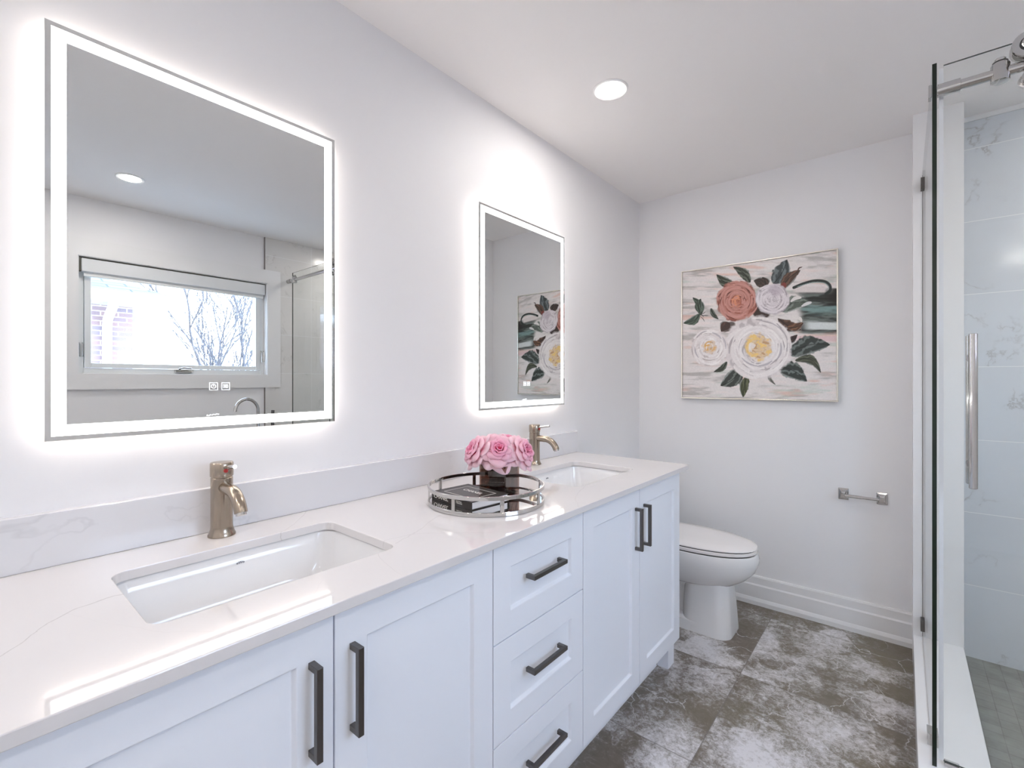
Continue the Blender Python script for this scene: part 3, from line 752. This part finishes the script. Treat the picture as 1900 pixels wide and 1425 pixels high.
loft(bm, [sq(.12, .60, .118, 0, .05), sq(.12, .60, .116, .05, .05), sq(.14, .58, .08, .062, .05)])
loft(bm, [sq(.16, .52, .065, .05, .05), sq(.16, .52, .065, .20, .05), sq(.10, .55, .12, .27, .05), sq(.08, .55, .14, .38, .05)])
link('pedestal', bm, 'porcelain', to, smooth=True)
bm = bmesh.new(); loft(bm, [egg(.24, .792, .178, .4195), egg(.235, .800, .182, .424), egg(.235, .800, .182, .434), egg(.24, .795, .178, .4375)]); link('seat', bm, 'seatplastic', to, smooth=True)
bm = bmesh.new(); loft(bm, [egg(.245, .790, .176, .4405), egg(.24, .799, .181, .4435), egg(.24, .797, .180, .4475), egg(.25, .775, .168, .4545), egg(.29, .71, .12, .459), egg(.37, .60, .06, .4605)]); link('lid', bm, 'seatplastic', to, smooth=True)
bm = bmesh.new(); loft(bm, [egg(.24, .7935, .1785, .4155), egg(.24, .7935, .1785, .4200)]); loft(bm, [egg(.243, .7925, .1775, .4370), egg(.243, .7925, .1775, .4410)]); link('seat_gap_shadow', bm, 'rubber_and_gap', to)  # dark slabs standing in for shade between bowl, seat and lid
bm = bmesh.new(); loft(bm, [sq(.022, .215, .20, .382, .03), sq(.022, .225, .225, .40, .03), sq(.022, .235, .23, .70, .03)]); link('tank', bm, 'porcelain', to, smooth=True)
bm = bmesh.new(); loft(bm, [sq(.016, .243, .238, .7005, .03), sq(.016, .243, .238, .722, .03), sq(.024, .235, .23, .729, .03)]); link('tank_lid', bm, 'porcelain', to, smooth=True)

# ------------------------------------------------------------------ paper holder
ph = thing('toilet_paper_holder', 'empty chrome toilet paper holder with square plates on the back wall', 'holder', (1.1875, YB, .687))
for s_ in (-1, 1):
    bm = bmesh.new(); xc = s_*.0775
    def sqr(h_, y): return [(xc-h_, y, -h_*1.35), (xc+h_, y, -h_*1.35), (xc+h_, y, h_*1.35), (xc-h_, y, h_*1.35)]
    loft(bm, [sqr(.0215, -.0005), sqr(.0215, -.006), sqr(.015, -.009), sqr(.013, -.014), sqr(.0105, -.016)])
    box(bm, xc-.009, xc+.009, -.056, -.015, -.010, .010)
    link('post', bm, 'chrome', ph, bev=.0012)
bm = bmesh.new(); tube(bm, [(-.068, -.044, -.001), (.0, -.044, -.001)], .0085, 20); tube(bm, [(.0005, -.044, -.001), (.068, -.044, -.001)], .0072, 20); link('roller_bar', bm, 'chrome', ph, smooth=True)

# ------------------------------------------------------------------ shower glass
sg = thing('shower_side_panel', 'fixed clear glass side panel of the shower with dark green edge on the curb', 'glass panel', (1.4145, 1.83, .146))
def glass_sheet(name, b, parent, thin, dark_axis=None):
    bm = bmesh.new(); fs = box(bm, *b)
    for f in fs:
        n_ = f.normal; f.normal_update(); n_ = f.normal
        f.material_index = 0 if abs(n_[thin]) > .9 else (1 if dark_axis is None or abs(n_[dark_axis]) > .9 else 2)
    return link(name, bm, None, parent, mats=['glass', 'glassedge', 'seal'])
glass_sheet('glass', (-.005, .005, 0, .897, 0, 2.04), sg, 0, 1)
for z in (2.12-.146, .205-.146): obox('clip', (-.012, .012, .86, .898, z-.025, z+.025), 'gunmetal', sg, bev=.001)
obox('clip', (-.013, .013, .10, .15, -.0028, .032), 'chrome', sg, bev=.001)
obox('edge_seal', (-.0055, .0055, .8975, .8995, 0, 2.02), 'darkgap', sg)
obox('wall_channel', (-.0015, .0015, .15, .86, -.0026, -.0002), 'darkgap', sg)
sd = thing('sliding_shower_door', 'frameless sliding glass shower door with tall chrome pull bars', 'shower door', (1.435, 1.858, .156))
glass_sheet('glass', (0, .66, -.004, .004, 0, 2.03), sd, 1)
obox('edge_seal', (-.010, .0, -.005, .005, .002, 2.02), 'seal', sd)
def pullbar(y, s):
    bm = bmesh.new(); lathe(bm, [(.0080, -.0001), (.0094, .001), (.0094, .429), (.0080, .430)], (.059, y, .966-.156), n=24)
    o = link('handle', bm, 'chrome', sd, smooth=True)
    for z in (1.03, 1.33):
        bm = bmesh.new(); tube(bm, [(.059, y, z-.156), (.059, s*.0045, z-.156)], .006, 14); tube(bm, [(.059, s*.0075, z-.156), (.059, s*.0042, z-.156)], .012, 18)
        link('standoff', bm, 'chrome', o, smooth=True)
pullbar(-.042, -1); pullbar(.042, 1)
RZ = 2.105
def roller(x):
    bm = bmesh.new(); lathe(bm, [(.033, -.046), (.034, -.044), (.034, -.036), (.024, -.034), (.024, -.020), (.034, -.018), (.034, -.008), (.010, -.0045)], (x, 0, RZ+.0485-.156), 'Y', 40)
    o = link('roller', bm, 'chrome', sd, smooth=True)
    bm = bmesh.new(); lathe(bm, [(.019, -.0462), (.0192, -.047), (.0160, -.047), (.0158, -.0462)], (x, 0, RZ+.0485-.156), 'Y', 40, False)
    link('groove', bm, 'rubber_and_gap', o)
    bm = bmesh.new(); lathe(bm, [(.0158, -.0464), (.0158, -.051), (.014, -.053), (.001, -.0535)], (x, 0, RZ+.0485-.156), 'Y', 32); link('hub_cap', bm, 'chrome', o, smooth=True)
    bm = bmesh.new(); lathe(bm, [(.014, -.040), (.0145, -.038), (.0145, -.014), (.018, -.013), (.018, -.0045)], (x, 0, RZ-.035-.156), 'Y', 28)
    link('anti_lift_wheel', bm, 'chrome', sd, smooth=True)
roller(.165); roller(.58)
fg = thing('shower_fixed_panel', 'fixed clear front glass panel of the shower at the window wall', 'glass panel', (2.06, 1.874, .146))
glass_sheet('glass', (0, XW-.0125-2.06, -.004, .004, 0, 2.04), fg, 1)
rl = thing('shower_rail', 'round chrome sliding rail with sleeves and stoppers across the shower front', 'rail', (1.40, 1.835, RZ))
bm = bmesh.new(); tube(bm, [(.020, 0, 0), (XW-.013-1.40, 0, 0)], .0135, 24); link('rail', bm, 'chrome', rl, smooth=True)
for x0_, x1_ in ((.021, .070), (XW-1.40-.062, XW-1.40-.0126)):
    bm = bmesh.new(); lathe(bm, [(.0172, x0_), (.0180, x0_+.001), (.0180, x1_-.001), (.0140, x1_)], axis='X', n=28); link('sleeve', bm, 'chrome', rl, smooth=True)
bm = bmesh.new(); box(bm, .001, .0085, -.016, .016, -.018, .018); link('end_plate', bm, 'chrome', rl, bev=.002)
for xs in (.148, XW-1.40-.13):
    bm = bmesh.new(); lathe(bm, [(.015, -.026), (.0195, -.023), (.0195, .021), (.016, .026)], (xs, 0, 0), n=28)
    lathe(bm, [(.008, .0245), (.0145, .026), (.0145, .030), (.010, .0305), (.011, .031), (.0115, .037), (.009, .040)], (xs, 0, 0), n=28)
    st = link('stopper', bm, 'chrome', rl, smooth=True)
    bm = bmesh.new(); lathe(bm, [(.0148, .0262), (.0158, .027), (.0158, .0295), (.0148, .0300)], (xs, 0, 0), n=28); link('rubber_ring', bm, 'rubber_and_gap', st)
o = obox('door_guide', (1.436, 1.470, 1.850, 1.874, .1433, .155), 'chrome', bev=.003); tag(o, 'small chrome floor guide for the sliding glass door on the curb', 'door guide')

# ------------------------------------------------------------------ tub filler (seen in the large mirror)
tf = thing('tub_filler', 'freestanding chrome gooseneck tub filler with hand shower below the window, seen in the mirror', 'faucet', (2.25, 1.40, 0))
bm = bmesh.new(); P = [(0, 0, .0), (0, 0, 1.03)]+[(0, -.075+.075*math.cos(a), 1.05+.085*math.sin(a)) for a in [PI*k/16 for k in range(1, 16)]]+[(0, -.15, 1.052)]
tube(bm, P, .011, 16); link('spout', bm, 'chrome', tf, smooth=True)
bm = bmesh.new(); lathe(bm, [(.06, 0), (.06, .012), (.02, .016)], n=32); link('base_plate', bm, 'chrome', tf, smooth=True)
bm = bmesh.new(); tube(bm, [(0, 0, .78), (0, .09, .78), (0, .10, .80), (0, .10, .86)], .009, 12); link('cross_arm', bm, 'chrome', tf, smooth=True)
bm = bmesh.new(); tube(bm, [(0, .10, .86), (0, .10, 1.0), (-.004, .10, 1.05)], .011, 12); link('hand_shower', bm, 'gunmetal', tf, smooth=True)

# ------------------------------------------------------------------ painting (colours painted point by point onto the canvas)
def painting():
    px0, px1, pz0, pz1 = .289, 1.090, 1.157, 1.941; yf = 2.898
    t = thing('flower_painting', 'square canvas painting of pink and white roses in a thin silver frame', 'painting', (px0, yf, pz0))
    Wd, Hg = px1-px0, pz1-pz0; b_ = .009
    bm = bmesh.new()
    for q in ((0, Wd, 0, YB-yf-.0005, 0, b_-.003), (0, Wd, 0, YB-yf-.0005, Hg-b_+.003, Hg), (0, b_-.003, 0, YB-yf-.0005, b_-.003, Hg-b_+.003), (Wd-b_+.003, Wd, 0, YB-yf-.0005, b_-.003, Hg-b_+.003)): box(bm, *q)
    link('frame', bm, 'frame_silver', t, bev=.0008)
    bm = bmesh.new(); box(bm, b_-.003, Wd-b_+.003, .012, YB-yf-.0008, b_-.003, Hg-b_+.003); link('backing', bm, 'darkgap', t)
    nx, nz = 440, 430
    gu, gv = np.meshgrid(np.linspace(0, 1, nx), np.linspace(0, 1, nz))     # v=0 bottom
    # drawing coordinates (a 1514 x 1425 sketch sheet seen at a slant) -> canvas
    src = [(0, 0), (1, 0), (1, 1), (0, 1)]; dst = [(112, 1318), (1383, 1343), (1383, 95), (112, 285)]
    A = []; B = []
    for (u, v), (X, Y) in zip(src, dst):
        A += [[u, v, 1, 0, 0, 0, -u*X, -v*X], [0, 0, 0, u, v, 1, -u*Y, -v*Y]]; B += [X, Y]
    hh = np.linalg.solve(np.array(A, float), np.array(B, float))
    den = hh[6]*gu+hh[7]*gv+1; X = (hh[0]*gu+hh[1]*gv+hh[2])/den; Y = (hh[3]*gu+hh[4]*gv+hh[5])/den
    rs = np.random.RandomState(4)
    def vn(sx, sy, seed=0, oct=3):
        out = 0; amp = 1; tot = 0; r2 = np.random.RandomState(seed)
        for o_ in range(oct):
            lat = r2.rand(80, 80); a = X/sx*2**o_; b = Y/sy*2**o_
            ia = np.floor(a).astype(int); ib = np.floor(b).astype(int); fa = a-ia; fb = b-ib
            fa = fa*fa*(3-2*fa); fb = fb*fb*(3-2*fb)
            g = lambda i, j: lat[j % 80, i % 80]
            out = out+amp*((g(ia, ib)*(1-fa)+g(ia+1, ib)*fa)*(1-fb)+(g(ia, ib+1)*(1-fa)+g(ia+1, ib+1)*fa)*fb)
            tot += amp; amp *= .55
        return out/tot
    C = lambda *c: np.array([((q/255+.055)/1.055)**2.4 if q > 10 else q/255/12.92 for q in c])
    img = np.zeros((nz, nx, 3))
    def over(m, c):
        nonlocal img
        m = np.clip(m, 0, 1)[..., None]; img = img*(1-m)+np.asarray(c)*m
    ss = lambda a, lo, hi: np.clip((a-lo)/(hi-lo), 0, 1)**2*(3-2*np.clip((a-lo)/(hi-lo), 0, 1))
    img[:] = C(228, 223, 222)
    n1 = vn(260, 34, 1, 4); n2 = vn(180, 22, 2, 4); n3 = vn(300, 60, 3)
    over(ss(n1, .5, .72), C(186, 182, 180)); over(ss(n2, .52, .75)*.8, C(236, 226, 224)); over(ss(n3, .60, .78)*.7, C(226, 190, 178))
    over(ss(vn(240, 40, 8), .60, .8)*.5, C(190, 205, 195))
    def blob(cx, cy, rx, ry, ang=0, soft=.12, wob=.12, seed=0):
        a = math.radians(ang); dx = (X-cx)*math.cos(a)+(Y-cy)*math.sin(a); dy = -(X-cx)*math.sin(a)+(Y-cy)*math.cos(a)
        r = np.hypot(dx/rx, dy/ry)+wob*(vn(40, 40, 50+seed)-.5)*2
        return 1-ss(r, 1-soft, 1+soft), r, np.arctan2(dy/ry, dx/rx)
    def stroke(pts, w, c, op=1.0, taper=True):
        P = np.array(pts, float); K = len(P)-1
        # smooth the polyline
        tt = np.linspace(0, K, K*6+1); i0 = np.minimum(tt.astype(int), K-1); f_ = tt-i0
        def cr(i): return P[np.clip(i, 0, K)]
        Q = .5*((2*cr(i0))+(cr(i0+1)-cr(i0-1))*f_[:, None]+(2*cr(i0-1)-5*cr(i0)+4*cr(i0+1)-cr(i0+2))*f_[:, None]**2+(-cr(i0-1)+3*cr(i0)-3*cr(i0+1)+cr(i0+2))*f_[:, None]**3)
        mg = w*1.3; sel = (X > Q[:, 0].min()-mg) & (X < Q[:, 0].max()+mg) & (Y > Q[:, 1].min()-mg) & (Y < Q[:, 1].max()+mg)
        ii = np.where(sel.any(1))[0]; jj = np.where(sel.any(0))[0]
        if not len(ii) or not len(jj): return
        sl = (slice(ii[0], ii[-1]+1), slice(jj[0], jj[-1]+1)); Xs, Ys = X[sl], Y[sl]; D = np.full(Xs.shape, 1e9)
        for k in range(len(Q)-1):
            a, b = Q[k], Q[k+1]; d = b-a; L2 = d@d+1e-9
            s = np.clip(((Xs-a[0])*d[0]+(Ys-a[1])*d[1])/L2, 0, 1)
            ww = w*(math.sin(PI*min(1, max(.12, (k+.5)/(len(Q)-1))))**.6 if taper else 1)
            D = np.minimum(D, np.hypot(Xs-a[0]-s*d[0], Ys-a[1]-s*d[1])/ww)
        m = np.clip((1-ss(D, .75, 1.1))*op, 0, 1)[..., None]
        img[sl] = img[sl]*(1-m)+np.asarray(c)*m
    def leaf(p0, p1, w, dark, mid, bend=.12, hl=None):
        p0 = np.array(p0, float); p1 = np.array(p1, float); d = p1-p0; Lh = np.hypot(*d); d = d/Lh; n_ = np.array((-d[1], d[0]))
        a = ((X-p0[0])*d[0]+(Y-p0[1])*d[1])/Lh; b = ((X-p0[0])*n_[0]+(Y-p0[1])*n_[1])-bend*Lh*np.sin(PI*np.clip(a, 0, 1))
        hw = w*np.clip(np.sin(PI*np.clip(a, 0, 1)**.8), 0, 1)**.8+.01
        r = np.abs(b)/hw+.42*(vn(22, 22, int(w))-.5)
        m = (1-ss(r, .88, 1.08))*(a > 0)*(a < 1); over(m, dark)
        st = np.sin(b/w*7+a*9+vn(30, 30, 7)*5); over(m*ss(st, .1, .9)*.75, mid)
        over(m*(1-ss(np.abs(b), 1.5, 4.5))*.8, C(20, 24, 22))
        over(m*ss(np.abs(b)/hw, .72, .92)*(b > 0)*.55, hl if hl is not None else C(170, 178, 176))
    # dark wash at right
    band = ss(X+60*(vn(60, 30, 11)-.5), 1040, 1130)*(ss(Y, 410, 470))*(1-ss(Y+30*(n2-.5), 770, 800))
    over(band, C(46, 50, 47)); q = vn(200, 26, 12, 4)
    over(band*ss(q, .42, .6)*.8, C(112, 122, 118)); over(band*ss(vn(150, 20, 13, 4), .55, .7)*.9, C(30, 33, 31))
    over(band*ss(Y+50*(q-.5), 545, 575)*(1-ss(Y+70*(n2-.5), 590, 640))*ss(n1, .44, .62)*.7, C(140, 172, 170))
    over(ss(X, 1080, 1180)*ss(Y+40*(q-.5), 680, 705)*(1-ss(Y+40*(n2-.5), 735, 765)), C(214, 222, 222))
    over(ss(X, 1250, 1380)*ss(Y, 405, 420)*(1-ss(Y, 520, 560)), C(30, 28, 24))
    over(ss(X, 1010, 1090)*ss(Y, 805, 815)*(1-ss(Y, 845, 865)), C(226, 200, 202))
    over((1-ss(X, 1280, 1300))*ss(X, 1010, 1060)*ss(Y, 395, 400)*(1-ss(Y, 440, 452)), C(222, 214, 212))
    stroke([(1030, 408), (1110, 375), (1200, 352), (1280, 355), (1325, 385), (1330, 430), (1295, 460)], 13, C(38, 46, 44), taper=False)
    stroke([(1060, 400), (1180, 366), (1275, 368), (1312, 395), (1312, 430)], 4, C(150, 170, 165))
    G1, G2, G3 = C(54, 60, 50), C(112, 120, 106), C(50, 58, 56)
    BR = C(74, 50, 42)
    leaf((540, 385), (392, 300), 42, G1, G2, -.12); leaf((672, 365), (530, 235), 40, G1, G2, .10)
    leaf((790, 390), (700, 350), 40, C(58, 48, 44), C(90, 70, 64), .1); leaf((800, 400), (770, 320), 36, C(58, 48, 44), C(90, 70, 64))
    leaf((860, 375), (975, 175), 72, C(62, 70, 72), C(120, 130, 134), .08, C(200, 205, 206))
    leaf((925, 420), (1085, 262), 44, C(82, 62, 52), C(126, 92, 78), -.08); stroke([(1062, 300), (1070, 250), (1100, 236)], 6, BR)
    over(blob(945, 395, 22, 30, 20)[0], C(130, 60, 54))
    over(blob(760, 620, 70, 50, 10, seed=3)[0], C(60, 44, 40))
    leaf((920, 600), (1165, 535), 62, C(86, 96, 88), C(134, 144, 136), -.14, C(206, 208, 206))
    stroke([(1010, 520), (1045, 495), (1090, 490)], 16, C(225, 222, 220)); stroke([(1100, 560), (1140, 540), (1175, 530)], 14, C(220, 220, 220))
    leaf((900, 655), (1090, 760), 50, C(72, 50, 42), C(110, 82, 66), .1); leaf((980, 740), (1110, 700), 36, C(92, 62, 48), C(140, 100, 74), .12)
    stroke([(880, 650), (970, 660), (1070, 660), (1095, 690)], 17, C(228, 224, 222))
    leaf((500, 700), (430, 775), 40, BR, C(100, 72, 60)); over(blob(490, 735, 60, 34, -30, seed=4)[0]*.9, C(66, 48, 42))
    leaf((960, 850), (1060, 800), 30, C(50, 36, 34), C(80, 52, 48))
    leaf((985, 960), (1330, 880), 78, C(54, 62, 60), C(120, 130, 128), -.10)
    leaf((1040, 1010), (1255, 1115), 40, C(66, 70, 58), C(104, 110, 92), -.25)
    leaf((890, 1060), (1140, 1185), 70, G3, C(122, 134, 132), -.10)
    leaf((480, 1025), (368, 1110), 24, G1, G2, -.12); leaf((600, 1080), (425, 1225), 66, C(58, 64, 60), C(122, 130, 124), -.10)
    leaf((645, 1145), (612, 1320), 38, C(70, 74, 52), C(110, 116, 88), .05); leaf((345, 580), (410, 672), 20, G1, G2)
    leaf((815, 1110), (880, 1215), 14, C(120, 118, 112), C(170, 168, 162), .1)
    # butterfly
    leaf((260, 640), (195, 490), 36, C(58, 70, 60), C(96, 116, 100), .18); leaf((250, 620), (262, 500), 30, C(58, 70, 60), C(96, 116, 100), -.1)
    leaf((255, 630), (118, 705), 34, C(62, 74, 64), C(104, 122, 106), -.14)
    for p in (((250, 620), (285, 655)), ((262, 640), (325, 642)), ((262, 632), (300, 610)), ((255, 645), (292, 690))): stroke([p[0], ((p[0][0]+p[1][0])/2+6, (p[0][1]+p[1][1])/2), p[1]], 3.0, C(60, 60, 54))
    def arc(cx, cy, rx, ry, a0, da, w, c, op):
        e = rs.uniform(-.04, .22); sq = rs.uniform(.9, 1.06); stroke([(cx+rx*sq*(1-e*k/5)*math.cos(a0+da*k/5), cy+ry*(1-e*k/5)*math.sin(a0+da*k/5)) for k in range(6)], w*rs.uniform(.7, 1.35), c, op)
    def flower(cx, cy, rx, ry, light, mid, dark, seed, turns=3.0, heart=None, hr=.3, ang=0):
        r2 = np.random.RandomState(100+seed)
        m, r, th = blob(cx, cy, rx, ry, ang, .06, .10, seed)
        over(m, mid); over(m*ss(vn(70, 50, 60+seed, 3), .5, .7)*.6, light); over(m*ss(-vn(60, 60, 61+seed, 3), -.42, -.30)*.5, dark)
        rings = 7; k_ = rx/150
        for j in range(rings, 0, -1):
            f = j/rings*.96; n_ = 5 if j > 2 else 3; o0 = r2.uniform(0, 6.28)
            for i in range(n_):
                a0 = o0+i*2*PI/n_+r2.uniform(-.4, .4); da = r2.uniform(.9, 1.9)
                ox, oy = r2.uniform(-.05, .05, 2)*rx; q = f*r2.uniform(.92, 1.04)
                arc(cx+ox, cy+oy, rx*q*.96, ry*q*.96, a0+.1, da, 7*k_, dark, .75)
                arc(cx+ox, cy+oy, rx*q, ry*q, a0, da, (10 if j > 2 else 7)*k_, light, .85)
                if j > 2: arc(cx+ox, cy+oy, rx*(q-.05), ry*(q-.05), a0+.3, da*.7, 6*k_, mid*.5+light*.5, .8)
        if heart is not None:
            hm = (1-ss(r+.25*(vn(30, 22, 80+seed)-.5), hr*.8, hr*1.15)); over(hm*.75, heart[0]); k = vn(34, 24, 90+seed, 3)
            over(hm*ss(k, .5, .64), heart[1]); over(hm*ss(-k, -.40, -.30)*.7, heart[2])
            for i in range(7):
                q = hr*r2.uniform(.3, .95); arc(cx, cy, rx*q, ry*q, r2.uniform(0, 6.28), r2.uniform(.8, 1.4), 6*k_, light if i % 2 else heart[1], .8)
    flower(562, 520, 168, 165, C(206, 150, 140), C(160, 96, 82), C(92, 44, 36), 1, 2.6, (C(186, 110, 88), C(222, 150, 118), C(128, 54, 42)), .30)
    flower(855, 505, 140, 128, C(232, 226, 230), C(196, 188, 194), C(132, 122, 132), 2, 2.4)
    over(blob(880, 430, 50, 45, 20, .5, .2, 9)[0]*.5, C(168, 150, 168))
    over(blob(730, 900, 285, 262, 0, .05, .08, 21)[0]*.0, C(0, 0, 0))
    flower(735, 905, 278, 255, C(240, 236, 236), C(222, 215, 216), C(160, 152, 158), 5, 2.1, (C(226, 196, 150), C(238, 206, 132), C(186, 132, 80)), .40)
    flower(335, 905, 150, 158, C(240, 236, 236), C(226, 219, 219), C(172, 160, 160), 7, 2.0, (C(222, 200, 176), C(226, 180, 110), C(170, 140, 120)), .36)
    for k in range(26):
        a = rs.uniform(0, 6.28); r0 = rs.uniform(.45, .92); cx, cy, rx, ry = [(735, 905, 278, 255), (335, 905, 150, 158)][k % 2]
        pts = [(cx+rx*r0*math.cos(a+d_), cy+ry*r0*math.sin(a+d_)) for d_ in (0, .25, .5, .75)]
        stroke(pts, rs.uniform(4, 10), C(246, 243, 242) if k % 3 else C(178, 172, 180), .8)
    img *= (.93+.14*vn(9, 7, 30, 2))[..., None]
    co = np.zeros((nz*nx, 3), np.float32)
    co[:, 0] = (b_-.002+(Wd-2*b_+.004)*gu).ravel(); co[:, 1] = .0065; co[:, 2] = (b_-.002+(Hg-2*b_+.004)*gv).ravel()
    idx = np.arange(nz*nx).reshape(nz, nx)
    fs = np.stack([idx[:-1, :-1], idx[:-1, 1:], idx[1:, 1:], idx[1:, :-1]], -1).reshape(-1, 4)
    me = bpy.data.meshes.new('canvas'); me.vertices.add(len(co)); me.vertices.foreach_set('co', co.ravel())
    me.loops.add(fs.size); me.loops.foreach_set('vertex_index', fs.ravel().astype(np.int32))
    me.polygons.add(len(fs)); me.polygons.foreach_set('loop_start', np.arange(0, fs.size, 4, dtype=np.int32)); me.update(calc_edges=True)
    ca = me.color_attributes.new('Col', 'FLOAT_COLOR', 'POINT')
    rgba = np.ones((nz*nx, 4), np.float32); rgba[:, :3] = np.clip(img.reshape(-1, 3), 0, 1); ca.data.foreach_set('color', rgba.ravel())
    me.materials.append(M['canvas']); o = bpy.data.objects.new('canvas', me); COL.objects.link(o); o.parent = t
    bm = bmesh.new(); box(bm, b_-.002, Wd-b_+.002, .0067, .0119, b_-.002, Hg-b_+.002); link('stretcher', bm, 'paper', t)
painting()
